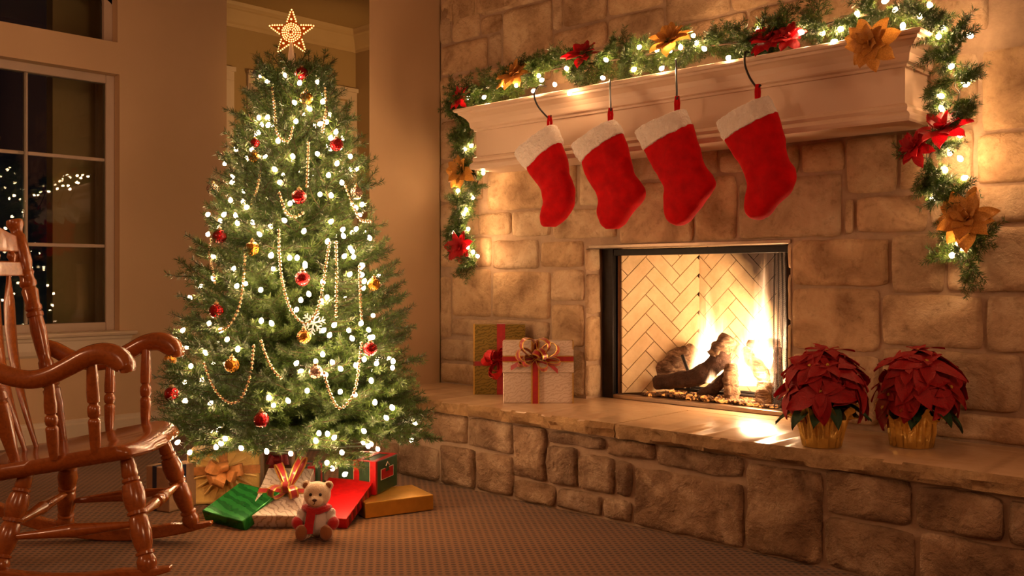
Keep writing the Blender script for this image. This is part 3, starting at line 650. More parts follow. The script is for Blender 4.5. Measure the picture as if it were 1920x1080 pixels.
# ------------------------------------------------------------------ evergreen sprays
def needles(stems, dens, nl, nw, seed, flat=0.0):
    """needles along straight stem pieces; stems = [(p, q)] ; returns vertex and face arrays"""
    r = np.random.default_rng(seed); V = []; F = []; b = 0
    for p, q in stems:
        p = np.array(p, float); q = np.array(q, float); L = np.linalg.norm(q - p); n = max(3, int(L * dens))
        if L < 1e-6: continue
        d = (q - p) / L; a = np.cross(d, [0, 0, 1.0]); a = a / np.linalg.norm(a) if np.linalg.norm(a) > 1e-4 else np.array([1.0, 0, 0]); c = np.cross(a, d)
        t = r.random(n); ph = r.random(n) * 2 * PI; l = nl * (0.75 + 0.5 * r.random(n)); lean = 0.35 + 0.45 * r.random(n)
        rad = np.outer(np.cos(ph), a) + np.outer(np.sin(ph), c) * (1 - flat); o = p + np.outer(t * L, d)
        dr = rad * np.sqrt(1 - lean[:, None] ** 2) + d * lean[:, None]; tip = o + dr * l[:, None]
        wv = np.cross(dr, rad + 0.3 * r.standard_normal((n, 3))); wv /= np.linalg.norm(wv, axis=1)[:, None] + 1e-9; wv *= nw / 2
        md = o + dr * (l * 0.45)[:, None]
        V.append(np.stack([o, md - wv, tip, md + wv], 1).reshape(-1, 3)); k = np.arange(n)[:, None] * 4 + b; F.append(k + np.array([[0, 1, 2, 3]])); b += 4 * n
    return np.concatenate(V), np.concatenate(F)
def spray_mesh(name, stems, radii, dens, nl, nw, seed):
    V, F = needles(stems, dens, nl, nw, seed); mb = MB()
    for (p, q), rr in zip(stems, radii): mb.tube([p, q], [rr, rr * 0.6], 4, False)
    base = len(V); verts = V.tolist() + mb.v; faces = F.tolist() + [tuple(base + i for i in f) for f in mb.f]
    m = bpy.data.meshes.new(name); m.from_pydata(verts, [], faces); m.materials.append(M_NEEDLE); m.materials.append(M_BARK)
    mi = np.zeros(len(faces), dtype=np.int32); mi[len(F):] = 1; m.polygons.foreach_set('material_index', mi); return m
def bough_mesh(L, seed):
    r = random.Random(seed); stems = []; rad = []; P = []
    for i in range(9):
        t = i / 8; P.append(Vector((t * L, 0.03 * L * math.sin(t * 5 + seed), 0.10 * L * t * t - 0.05 * L * math.sin(t * PI))))
    for i in range(8): stems.append((P[i], P[i + 1])); rad.append(0.004 * (1 - i / 10))
    nt = int(4 + L * 21)
    for k in range(nt):
        t = 0.16 + 0.80 * (k + r.random() * 0.5) / nt; i = min(7, int(t * 8)); p = P[i].lerp(P[i + 1], t * 8 - i); sg = 1 if k % 2 else -1
        ln = (0.40 * L * (1 - t) ** 0.8 + 0.075) * r.uniform(0.8, 1.2); an = math.radians(r.uniform(32, 58)) * sg
        d = Vector((math.cos(an), math.sin(an), r.uniform(-0.05, 0.42))).normalized(); q = p + d * ln * 0.55; d2 = (d + Vector((0.25, 0, r.uniform(0.0, 0.25)))).normalized(); e = q + d2 * ln * 0.45
        stems += [(p, q), (q, e)]; rad += [0.0022, 0.0018]
    return spray_mesh('branch', stems, rad, 1050, 0.025, 0.0025, seed)
BOUGHS = {L: [bough_mesh(L, 11 + int(L * 100) + 31 * k) for k in range(3)] for L in (0.16, 0.26, 0.36, 0.46, 0.56, 0.66)}

# ------------------------------------------------------------------ the tree
TD = 4.32; TU = 551.0; TC = cfr((TU - CX) / FPX * TD, TD, 0.0)
PX = TD / FPX
RAD = [(0.10, 0.50), (0.20, 0.53), (0.32, 0.56), (0.44, 0.555), (0.68, 0.52), (0.93, 0.465), (1.17, 0.40), (1.40, 0.335), (1.55, 0.29), (1.72, 0.22), (1.85, 0.165), (1.95, 0.09), (2.03, 0.04)]
def trad(z):
    for (a, ra), (b, rb) in zip(RAD, RAD[1:]):
        if z <= b: return ra + (rb - ra) * max(0, (z - a)) / (b - a)
    return 0.04
tree = empty('christmas_tree', TC); tag(tree, 'tall green artificial Christmas tree covered with warm white lights', 'tree')
TI = Matrix.Translation(tree.location).inverted()
mb = MB().tube([(TC[0], TC[1], 0.05), (TC[0], TC[1], 1.2), (TC[0], TC[1], 2.02)], [0.026, 0.02, 0.008], 8); obj('trunk', mb, M_BARK, tree)
for k in range(4):
    a = k * PI / 2 + 0.4; obj('stand_leg', MB().tube([(TC[0], TC[1], 0.14), (TC[0] + 0.12 * math.cos(a), TC[1] + 0.12 * math.sin(a), 0.09), (TC[0] + 0.26 * math.cos(a), TC[1] + 0.26 * math.sin(a), 0.012)], 0.011, 6), M_BLACK, tree)
TIPS = []
rt = random.Random(5); nb = 0
levels = [0.33, 0.38, 0.42, 0.48, 0.55, 0.65, 0.75, 0.85, 0.95, 1.05, 1.15, 1.25, 1.35, 1.45, 1.55, 1.65, 1.74, 1.82, 1.88]
for li, z in enumerate(levels):
    R = trad(z); n = max(5, int(6 + 20 * R + (2 if li < 3 else 0)))
    for k in range(n):
        az = 2 * PI * (k + 0.5 * (li % 2)) / n + rt.uniform(-0.16, 0.16)
        pitch = math.radians(np.interp(z, [0.2, 0.5, 1.0, 1.5, 1.8, 1.9], [-3, 3, 10, 20, 30, 40]) + rt.uniform(-7, 7))
        Lw = R * rt.uniform(0.84, 1.08) / max(0.45, math.cos(pitch)); Lw = max(0.12, Lw)
        key = min(BOUGHS, key=lambda q: abs(q - Lw)); m = rt.choice(BOUGHS[key]); s = Lw / key
        z0 = z - 0.5 * Lw * math.sin(pitch) * (1 if z > 0.5 else 0.3)
        M = Matrix.Translation((0, 0, z0)) @ Matrix.Rotation(az, 4, 'Z') @ Matrix.Rotation(-pitch, 4, 'Y') @ Matrix.Rotation(rt.uniform(-0.4, 0.4), 4, 'X') @ Matrix.Scale(s, 4)
        o = bpy.data.objects.new('branch', m); COL.objects.link(o); o.parent = tree; o.matrix_local = M; nb += 1
for u, v, dd, z0 in ((372, 872, 4.02, 0.40), (640, 893, 3.86, 0.42), (800, 842, 4.10, 0.42), (778, 838, 4.0, 0.44), (590, 858, 3.78, 0.42), (520, 845, 3.77, 0.42), (345, 800, 4.12, 0.5)):
    q = Vector(atd(u, v, dd)) - Vector(TC); p0_ = Vector((q.x * 0.15, q.y * 0.15, z0)); dv = q - p0_; x = dv.normalized(); y = Vector((0, 0, 1)).cross(x).normalized(); zz = x.cross(y); key = min(BOUGHS, key=lambda k_: abs(k_ - dv.length)); M = Matrix((x, y, zz)).transposed().to_4x4() @ Matrix.Scale(dv.length / key, 4); M.translation = p0_
    o = bpy.data.objects.new('branch', BOUGHS[key][nb % 3]); COL.objects.link(o); o.parent = tree; o.matrix_local = M; nb += 1
# star topper
SD = TD - 0.02; sc = atd(547, 62, SD); st = empty('star_topper', sc); tag(st, 'lit amber star tree topper on a white stem', 'star')
SM = Matrix.Translation(sc) @ Matrix((tuple(RT) + (0,), (0, 0, 0, 0), (0, 0, 1, 0), (0, 0, 0, 1))) if False else None
def sp(x, z, y=0.0): return Vector(sc) + Vector(RT) * x + Vector((0, 0, z)) - Vector(FW) * y
R1, R2 = 0.113, 0.049; star = [(math.sin(k * PI / 5) * (R1 if k % 2 == 0 else R2), math.cos(k * PI / 5) * (R1 if k % 2 == 0 else R2)) for k in range(10)]
mb = MB(); rim = [sp(x, z) for x, z in star]
mb.add(rim + [sp(0, 0, 0.020), sp(0, 0, -0.020)], [(i, (i + 1) % 10, 10) for i in range(10)] + [((i + 1) % 10, i, 11) for i in range(10)]); obj('star_body', mb, M_STARBODY, st, smooth=False)
def inside(x, z, k):
    a = math.atan2(x, z) % (2 * PI / 5); a = min(a, 2 * PI / 5 - a); r = math.hypot(x, z); aa = PI / 5
    lim = R1 * R2 * math.sin(aa) / (R2 * math.sin(aa - a) + R1 * math.sin(a)); return r < lim * k, 1 - r / lim
dots = []
for r_, n_ in ((0.012, 7), (0.022, 14), (0.032, 20), (0.041, 24)):
    dots += [(r_ * math.cos(2 * PI * i / n_), r_ * math.sin(2 * PI * i / n_), 0.0035) for i in range(n_)]
for k in range(5):
    a = k * 2 * PI / 5; ux, uz = math.sin(a), math.cos(a); px_, pz_ = uz, -ux
    for q in range(6):
        r_ = 0.052 + q * 0.0105; wl = (1 - (r_ - 0.035) / (R1 - 0.035)) * 0.026
        for sgn in ((-1, 1) if q < 5 else (0,)): dots.append((ux * r_ + px_ * wl * sgn, uz * r_ + pz_ * wl * sgn, 0.0038))
    dots.append((ux * 0.06, uz * 0.06, 0.0048))
mb = MB()
for x, z, r_ in dots:
    _, h = inside(x, z, 1); mb.sphere(sp(x, z, 0.020 * max(0, h) + 0.001), r_, 6, 4)
o = obj('star_lights', mb, M_STARLIT, st); o['kind'] = 'stuff'
obj('hub', MB().sphere(sp(0, 0, 0.018), 0.008, 10, 6), M_STARBODY, st)
obj('stem', MB().lathe(sp(-0.002, -0.150), sp(-0.002, -0.038), [(0, 0.022), (0.3, 0.017), (0.7, 0.010), (1, 0.007)], 10), M_POTPLASTIC, st)['label'] = 'white tapered stem'

# ------------------------------------------------------------------ tree lights
LP = [(485,248),(442,280),(472,280),(497,292),(521,264),(549,293),(422,306),(515,317),(525,341),(436,341),(456,378),(463,388),(390,402),(420,402),(442,404),(413,414),(445,418),(474,417),(533,413),(507,424),(486,439),(390,439),(400,481),(508,478),(543,483),(544,381),
(620,258),(630,247),(595,288),(657,293),(632,306),(669,316),(616,328),(641,342),(600,364),(621,366),(667,389),(679,383),(621,415),(643,430),(644,442),(668,429),(570,433),(693,446),(614,452),(660,470),(663,481),(557,483),(572,495),(679,497),(646,480),
(488,142),(502,152),(535,141),(562,155),(552,192),(580,204),(605,190),(485,220),(502,219),(503,234),(555,227),(600,232),(612,228),
(572,498),(509,479),(512,504),(438,504),(400,522),(444,536),(459,531),(489,543),(376,537),(356,558),(605,529),(579,551),(564,562),(603,564),(613,557),(556,580),(656,514),(677,500),(679,515),(683,527),(392,606),(343,619),(414,619),(490,601),(509,606),(426,636),(446,654),(385,661),(350,650),(358,686),(347,716),(347,751),(395,756),(607,619),(618,628),(627,609),(654,619),(660,634),(691,618),(677,606),(699,632),(605,664),(592,677),(556,681),(564,696),(623,679),(638,691),(667,685),(683,673),(706,681),(737,677),(736,689),(696,713),(576,732),(638,734),(504,745),(513,760),(540,751),(610,702),(703,754),(736,764),(665,739),
(398,807),(410,805),(422,822),(414,831),(598,812),(592,826),(627,820),(614,813),(641,848),(613,867),(623,878),(647,889),(682,808),(724,783),(735,764),(778,794),(772,825),(348,752),(378,712)]
LOWB = [(356,848,3.98),(405,838,3.90),(452,840,3.9),(500,846,3.85),(545,850,3.85),(690,836,3.95)]
def on_tree(u, v, k=0.97, jit=0.0):
    d = TD
    for _ in range(3):
        z = 1 + (CY - v) * d / FPX; R = trad(max(0.12, z)) * k; lat = (u - TU) * d / FPX; d = TD - math.sqrt(max(0.0, R * R - lat * lat)) + jit
    return atd(u, v, d)
ls = empty('tree_light_string', TC); tag(ls, 'string of warm white mini bulbs wound through the Christmas tree', 'lights')
bm_ = MB().lathe((0, 0, -0.012), (0, 0, 0.012), [(0, 0.003), (0.15, 0.0075), (0.45, 0.0095), (0.75, 0.007), (1, 0.0012)], 8); BULB = bm_.mesh('bulb')
pts = [on_tree(u, v, rt.uniform(0.90, 1.02)) for u, v in LP] + [atd(*q) for q in LOWB]
for k in range(110):                           # bulbs deeper in and around the back
    z = rt.uniform(0.2, 1.9) if k > 24 else rt.uniform(0.2, 1.2); a = rt.uniform(0, 2 * PI); R = trad(z) * rt.uniform(0.6, 0.96); a = a if abs(((a - math.atan2(-FW[1], -FW[0]) + PI) % (2 * PI)) - PI) > 1.2 else a + PI; pts.append(np.array([TC[0] + R * math.cos(a), TC[1] + R * math.sin(a), z]))
for p in pts:
    o = bpy.data.objects.new('bulb', BULB)
    if not BULB.materials: BULB.materials.append(M_BULB)
    COL.objects.link(o); o.parent = ls; d = Vector(p) - Vector(TC)
    o.matrix_local = Matrix.Translation(d) @ Matrix.Rotation(rt.uniform(-0.9, 0.9), 4, 'X') @ Matrix.Rotation(rt.uniform(-0.9, 0.9), 4, 'Y')
wp = sorted([Vector(p) for p in pts[len(LP):]], key=lambda p: p.z); obj('wire', MB().tube(wp, 0.0015, 4), M_WIRE, ls)

# ------------------------------------------------------------------ ornaments
BALL = MB().sphere((0, 0, 0), 1.0, 24, 14).mesh('ball')
def ornament(u, v, rpx, mat, label, grp, k=1.03):
    p = on_tree(u, v, k); d = float((p - CAM) @ FW); r = rpx * d / FPX; o = empty('ornament', p); tag(o, label, 'ornament', grp)
    m = BALL.copy(); b = link('ball', m, mat, o); b.scale = (r, r, r)
    obj('cap', MB().lathe(p + np.array([0, 0, r * 0.93]), p + np.array([0, 0, r * 1.22]), [(0, r * 0.30), (0.2, r * 0.32), (0.85, r * 0.30), (1, r * 0.2)], 12), M_CAP, o)
    obj('hanger', MB().tube([p + np.array([r * 0.14 * math.cos(t), 0, r * 1.30 + r * 0.16 * math.sin(t)]) for t in np.linspace(-PI / 2, 1.4 * PI, 10)], r * 0.03, 5), M_CAP, o)
G1, G2, G3 = 'red ball ornaments on the tree', 'gold ball ornaments on the tree', 'silver ball ornaments on the tree'
for u, v, r, m, lb, g in [
 (565,138,13,M_BALLRED,'red glass ball just below the star topper, highest red ornament',G1),(631,271,13,M_BALLRED,'red glass ball at the upper edge of the tree beside the hall door',G1),(561,369,14,M_BALLRED,'red glass ball above the middle of the tree beside a short bead loop',G1),
 (412,443,13.5,M_BALLRED,'red glass ball on the window side at mid height, left of a gold ball',G1),(567,522,14.5,M_BALLRED,'red glass ball in the tree centre inside the long bead swag',G1),(406,583,14,M_BALLRED,'red glass ball on the window side just above the chair arm height',G1),
 (694,654,13.5,M_BALLRED,'red glass ball low on the fireplace side of the tree',G1),(322,739,14.5,M_BALLRED,'red glass ball at the far window-side edge above the rocking chair seat',G1),(490,787,15,M_BALLRED,'lowest red glass ball, above the silver gift with the ribbon bow',G1),(478,268,9,M_BALLRED,'small half hidden red ball high on the window side of the tree',G1),
 (574,184,13,M_BALLGOLD,'copper gold ball near the top under the highest red ball',G2),(473,466,13.5,M_BALLGOLD,'gold ball at mid height beside a hanging bead strand on the window side',G2),(570,631,13.5,M_BALLGOLD,'gold ball below the snowflake at the tree centre',G2),(435,685,14.5,M_BALLGOLD,'gold ball above the low bead loop on the window side',G2),
 (701,533,12.5,M_BALLGOLD,'gold ball at the fireplace edge of the tree at mid height',G2),(319,676,13,M_BALLGOLD,'gold ball tucked behind the far arm of the rocking chair',G2),(476,294,11,M_BALLGOLD,'dark amber ball high on the window side behind a light',G2),
 (592,697,13,M_BALLCLEAR,'silver mirrored ball low in the tree centre next to bright lights',G3),(668,362,12,M_BALLCLEAR,'silver ball on the fireplace side of the upper tree',G3),(399,354,11.5,M_BALLCLEAR,'dull silver ball at the window-side edge of the upper tree',G3),(482,137,8,M_BALLPURPLE,'tiny purple ball at the tip near the star',None)]:
    ornament(u, v, r, m, lb, g)
p = on_tree(588, 606, 0.9); sn = empty('snowflake_ornament', p); tag(sn, 'pale glittering snowflake ornament behind the gold ball in the tree centre', 'ornament')
for k in range(6):
    a = k * PI / 3 + 0.3; ax = Vector(RT) * math.cos(a) + Vector((0, 0, 1)) * math.sin(a); bx = Vector(RT) * -math.sin(a) + Vector((0, 0, 1)) * math.cos(a); c = Vector(p); mb = MB().tube([c, c + ax * 0.05], 0.0035, 5)
    for q in (0.02, 0.034): mb.tube([c + ax * q, c + ax * (q + 0.012) + bx * 0.014], 0.003, 5); mb.tube([c + ax * q, c + ax * (q + 0.012) - bx * 0.014], 0.003, 5)
    obj('arm', mb, M_SNOW, sn)
# bead strands
BEADS = [([(523,432),(524,480),(530,530),(545,580),(570,606),(590,592),(602,555),(612,490),(618,455)],'long gold bead swag looping around the centre red ball'),([(630,455),(631,520),(630,592)],'straight gold bead strand hanging right of the centre swag'),
 ([(460,466),(458,510),(450,570),(430,610),(408,622)],'gold bead strand hanging below the mid height gold ball'),([(383,682),(395,715),(412,742),(435,756),(455,742),(470,700),(476,648)],'gold bead loop low on the window side under a gold ball'),([(490,640),(500,670),(515,697),(532,712)],'short gold bead strand beside the low window side loop'),
 ([(608,700),(618,735),(635,765),(655,752),(668,720),(678,640)],'gold bead loop low on the fireplace side of the tree'),([(674,500),(675,550),(678,600)],'gold bead strand hanging above the low fireplace side red ball'),([(524,362),(535,395),(552,407),(570,398)],'short gold bead loop under the upper middle red ball'),
 ([(578,268),(577,310),(575,352)],'straight gold bead strand above the upper middle red ball'),([(609,165),(611,205),(604,250)],'gold bead strand near the top beside the hall door'),([(488,322),(482,355),(470,385)],'gold bead strand high on the window side of the tree'),([(648,350),(662,385),(676,412),(697,415)],'gold bead strand trailing from the silver ball on the fireplace side'),
 ([(510,165),(515,205),(520,250),(540,265),(550,235)],'gold bead loop near the top on the window side'),([(395,450),(392,475),(400,510),(404,535)],'gold bead strand hanging below the window side red ball')]
SB = MB().sphere((0, 0, 0), 1, 8, 6)
for pl, lb in BEADS:
    w = [Vector(on_tree(u, v, 1.05)) for u, v in pl]; c = catmull(w, 40); o_ = empty('bead_strand', w[0]); tag(o_, lb, 'beads', 'gold bead strands on the tree'); mb = MB(); last = None
    for q in c:
        if last is None or (q - last).length > 0.0165: mb.add([tuple(q + Vector(v) * 0.0072) for v in SB.v], SB.f); last = q
    b = obj('beads', mb, M_BEAD, o_); b['kind'] = 'stuff'
    obj('cord', MB().tube(c[::6] + [c[-1]], 0.001, 4), M_CAP, o_)

# ------------------------------------------------------------------ garland on the mantel
def sprig_mesh(seed):
    r = random.Random(seed); L = 0.12; stems = [(Vector((0, 0, 0)), Vector((L * 0.5, 0, 0.004))), (Vector((L * 0.5, 0, 0.004)), Vector((L, 0, 0.016)))]; rad = [0.0018, 0.0014]
    for k in range(6):
        t = 0.15 + 0.13 * k; sg = 1 if k % 2 else -1; p = Vector((L * t, 0, 0.004)); d = Vector((0.75, 0.6 * sg, r.uniform(-0.2, 0.5))).normalized(); stems.append((p, p + d * L * r.uniform(0.42, 0.62))); rad.append(0.0013)
    return spray_mesh('sprig', stems, rad, 1500, 0.024, 0.0023, seed)
SPRIGS = [sprig_mesh(70 + k) for k in range(5)]
GP = []      # core path: along the shelf top, then hanging at both ends
for u, v in ((862,190),(905,168),(960,150),(1030,132),(1100,120),(1180,108),(1260,95),(1340,85),(1420,76),(1500,60),(1570,40),(1640,26),(1705,24)): 
    q = ony(u, v, -0.20); q[2] = max(q[2], MZ + 0.025); GP.append(q)
GR = [ony(u, v, y) for u, v, y in ((1745,38,-0.19),(1772,62,-0.17),(1785,105,-0.13),(1800,160,-0.10),(1790,215,-0.09),(1775,258,-0.09),(1745,290,-0.08),(1740,325,-0.08),(1775,352,-0.08),(1808,372,-0.07),(1815,420,-0.07),(1810,465,-0.07),(1800,505,-0.07))]
GL = [ony(u, v, y) for u, v, y in ((862,205,-0.12),(866,235,-0.10),(882,268,-0.09),(876,305,-0.08),(896,340,-0.08),(872,378,-0.08),(872,430,-0.08),(880,470,-0.08),(895,500,-0.08))]
ga = empty('garland', GP[6]); tag(ga, 'green pine garland draped over the mantel and hanging down both ends', 'garland')
path = catmull([Vector(p) for p in reversed(GL)] + [Vector(p) for p in GP] + [Vector(p) for p in GR], 24)
obj('garland_wire', MB().tube(path[::4] + [path[-1]], 0.004, 6), M_BARK, ga)
acc = [0.0]
for a, b in zip(path, path[1:]): acc.append(acc[-1] + (b - a).length)
def pathat(s):
    i = min(len(path) - 2, max(0, int(np.searchsorted(acc, s)) - 1)); t = (s - acc[i]) / max(1e-6, acc[i + 1] - acc[i]); return path[i].lerp(path[i + 1], t), (path[i + 1] - path[i]).normalized()
rg = random.Random(21); NS = 285
for k in range(NS):
    s = acc[-1] * (k + rg.random()) / NS; p, d = pathat(s)
    n = d.orthogonal().normalized(); n = Matrix.Rotation(rg.uniform(0, 2 * PI), 3, d) @ n
    if p.y > -0.17 and n.y > 0: n.y *= -0.6
    if n.z < 0 and p.z > MZ and p.z < MZ + 0.06: n.z *= -0.6
    x = (n * 0.85 + d * rg.uniform(0.1, 0.9) * rg.choice((-1, 1, 1)) + Vector((0, -0.18, 0))).normalized(); y = x.orthogonal().normalized(); z = x.cross(y); sc_ = rg.uniform(0.62, 1.0)
    M = Matrix((x, y, z)).transposed().to_4x4(); M.translation = p - Vector(ga.location); o = bpy.data.objects.new('sprig', rg.choice(SPRIGS)); COL.objects.link(o); o.parent = ga; o.matrix_local = M @ Matrix.Scale(sc_, 4)
# garland lights
GB = [(878,183,-.22),(908,182,-.27),(945,160,-.27),(968,160,-.27),(1010,142,-.27),(1016,150,-.28),(1001,170,-.31),(1040,158,-.29),(1062,128,-.27),(1068,174,-.32),(1136,112,-.27),(1130,146,-.29),(1189,130,-.29),(1199,88,-.25),(1232,93,-.26),(1256,94,-.27),(1276,88,-.25),(1300,67,-.22),(1306,80,-.25),(1320,91,-.27),(1366,108,-.30),(1241,128,-.30),(1421,55,-.22),(1502,60,-.24),(1543,62,-.24),(1576,54,-.25),(1564,78,-.29),(1607,25,-.22),(1660,2,-.2),(1679,18,-.2),(1693,48,-.27),(1743,9,-.17),(1724,30,-.2),(1769,51,-.2),(1760,68,-.22),(1818,67,-.12),(1784,124,-.17),(1764,180,-.14),(1765,203,-.14),(1812,158,-.12),(1801,253,-.13),(1800,297,-.13),(1772,318,-.13),(1809,333,-.13),(1750,372,-.13),(1780,286,-.13),(1797,455,-.14),(1785,478,-.14),(1805,465,-.14),
 (884,273,-.13),(872,280,-.13),(862,331,-.13),(859,357,-.13),(887,370,-.13),(869,401,-.13),(878,429,-.13),(906,324,-.13),(874,393,-.13),(887,472,-.13),(877,463,-.13),(895,480,-.13),(850,435,-.13)]
gl = empty('garland_light_string', GP[6]); tag(gl, 'string of warm white mini bulbs threaded through the mantel garland', 'lights')
GBM = bm_.mesh('bulb'); GBM.materials.append(M_GBULB)
for u, v, y in GB:
    o = bpy.data.objects.new('bulb', GBM); COL.objects.link(o); o.parent = gl; o.matrix_local = Matrix.Translation(Vector(ony(u, v, y)) - Vector(gl.location)) @ Matrix.Rotation(rg.uniform(-1.2, 1.2), 4, 'X') @ Matrix.Rotation(rg.uniform(-1.2, 1.2), 4, 'Y')
obj('wire', MB().tube([p + Vector((0.01 * math.sin(i * 1.3), -0.02, 0.012 * math.cos(i * 1.7))) for i, p in enumerate(path[::5])], 0.0013, 4), M_WIRE, gl)

# silk poinsettias on the garland
def petal_mesh(name, L, w, mat, curl=0.25, lobes=0.0, fold=0.12, nu=7, nv=4):
    V = []; F = []
    for i in range(nu + 1):
        t = i / nu; wd = w * (math.sin(PI * min(1, t * 0.93 + 0.05)) ** 0.8) * (1 - 0.25 * t) + 0.002
        if lobes: wd *= 1 + lobes * math.sin(t * 3 * PI)
        for j in range(-nv // 2, nv // 2 + 1):
            s = j / (nv / 2); V.append((t * L, s * wd, -curl * L * t * t + fold * w * (abs(s) - 0.4) + 0.04 * L * math.sin(t * 5 + s * 2)))
    k = nv + 1
    for i in range(nu):
        for j in range(nv): F.append((i * k + j, (i + 1) * k + j, (i + 1) * k + j + 1, i * k + j + 1))
    m = bpy.data.meshes.new(name); m.from_pydata(V, [], F); m.polygons.foreach_set('use_smooth', [True] * len(F)); m.materials.append(mat); return m
PR = [petal_mesh('petal', 1.0, 0.33, M_SILKRED, c, 0.06) for c in (0.12, 0.3)]; PG = [petal_mesh('petal', 1.0, 0.36, M_SILKGOLD, c, 0.06) for c in (0.12, 0.3)]
CEN = MB()
for k in range(8): CEN.sphere((0.06 * math.cos(k * 2.4) * math.sqrt(k / 8), 0.06 * math.sin(k * 2.4) * math.sqrt(k / 8), 0.03), 0.032, 6, 4)
CENM = CEN.mesh('flower_center')
def frame_from(n, spin=0.0):
    n = Vector(n).normalized(); x = n.orthogonal().normalized(); y = n.cross(x); M = Matrix((x, y, n)).transposed().to_4x4(); return M @ Matrix.Rotation(spin, 4, 'Z')
def silk_flower(name, u, v, y, size, n, gold, label, group, seed=0, sub=None):
    r = random.Random(seed); p = Vector(ony(u, v, y)); o = empty(name, p); tag(o, label, 'flower', group); fr = frame_from(n, r.uniform(0, 6))
    for ring, (cnt, ln, el) in enumerate(((7, 1.0, 10), (7, 0.84, 32), (5, 0.6, 55), (3, 0.38, 75))):
        for k in range(cnt):
            m = r.choice(PG if gold else PR); q = bpy.data.objects.new('petal', m); COL.objects.link(q); q.parent = o; s = 1.12 * size * ln * r.uniform(0.85, 1.1)
            q.matrix_local = fr @ Matrix.Rotation(2 * PI * (k + 0.5 * ring) / cnt + r.uniform(-0.2, 0.2), 4, 'Z') @ Matrix.Rotation(-math.radians(el + r.uniform(-10, 12)), 4, 'Y') @ Matrix.Translation((0.006, 0, 0)) @ Matrix.Scale(s, 4)
    q = bpy.data.objects.new('flower_center', CENM); COL.objects.link(q); q.parent = o
    if not CENM.materials: CENM.materials.append(M_CYATH)
    q.matrix_local = fr @ Matrix.Scale(size, 4)
    return o
FG1, FG2 = 'red silk poinsettias on the garland', 'gold silk poinsettias on the garland'
silk_flower('silk_poinsettia', 864, 184, -0.25, 0.062, (-0.2, -1, 0.5), False, 'red silk poinsettia at the far left tip of the mantel', FG1, 1)
silk_flower('silk_poinsettia', 1092, 104, -0.25, 0.080, (0.1, -0.7, 1), False, 'red silk poinsettia on the garland above the second stocking from the left', FG1, 2)
silk_flower('silk_poinsettia', 1440, 76, -0.26, 0.072, (0, -1, 0.7), False, 'wide red silk poinsettia above the rightmost stocking hook', FG1, 3)
silk_flower('silk_poinsettia', 1477, 72, -0.24, 0.068, (0.3, -1, 0.8), False, 'red silk poinsettia beside the wide red one above the rightmost stocking', FG1, 4)
silk_flower('silk_poinsettia', 1766, 243, -0.16, 0.085, (-0.1, -0.8, 0.8), False, 'large red silk poinsettia on the right hanging garland end, beside the mantel corner', FG1, 5)
silk_flower('silk_poinsettia', 1714, 276, -0.16, 0.062, (-0.3, -1, 0.2), False, 'smaller red silk poinsettia under the mantel corner on the right hanging garland', FG1, 6)
silk_flower('silk_poinsettia', 863, 463, -0.15, 0.082, (0.1, -1, 0.1), False, 'red silk poinsettia near the bottom of the left hanging garland end', FG1, 7)
silk_flower('silk_poinsettia', 962, 142, -0.25, 0.085, (0.1, -0.9, 0.8), True, 'gold silk poinsettia on the garland near the left end of the mantel', FG2, 8)
silk_flower('silk_poinsettia', 1258, 76, -0.25, 0.085, (0, -0.9, 0.8), True, 'gold silk poinsettia on the garland above the third stocking from the left', FG2, 9)
silk_flower('silk_poinsettia', 1632, 82, -0.33, 0.085, (-0.1, -1, -0.1), True, 'gold silk poinsettia drooping over the front edge of the mantel', FG2, 10)
silk_flower('silk_poinsettia', 864, 322, -0.15, 0.085, (0.1, -1, 0.2), True, 'gold silk poinsettia on the left hanging garland end', FG2, 11)
silk_flower('silk_poinsettia', 1812, 412, -0.16, 0.098, (0, -1, 0.35), True, 'large gold silk poinsettia low on the right hanging garland end', FG2, 12)

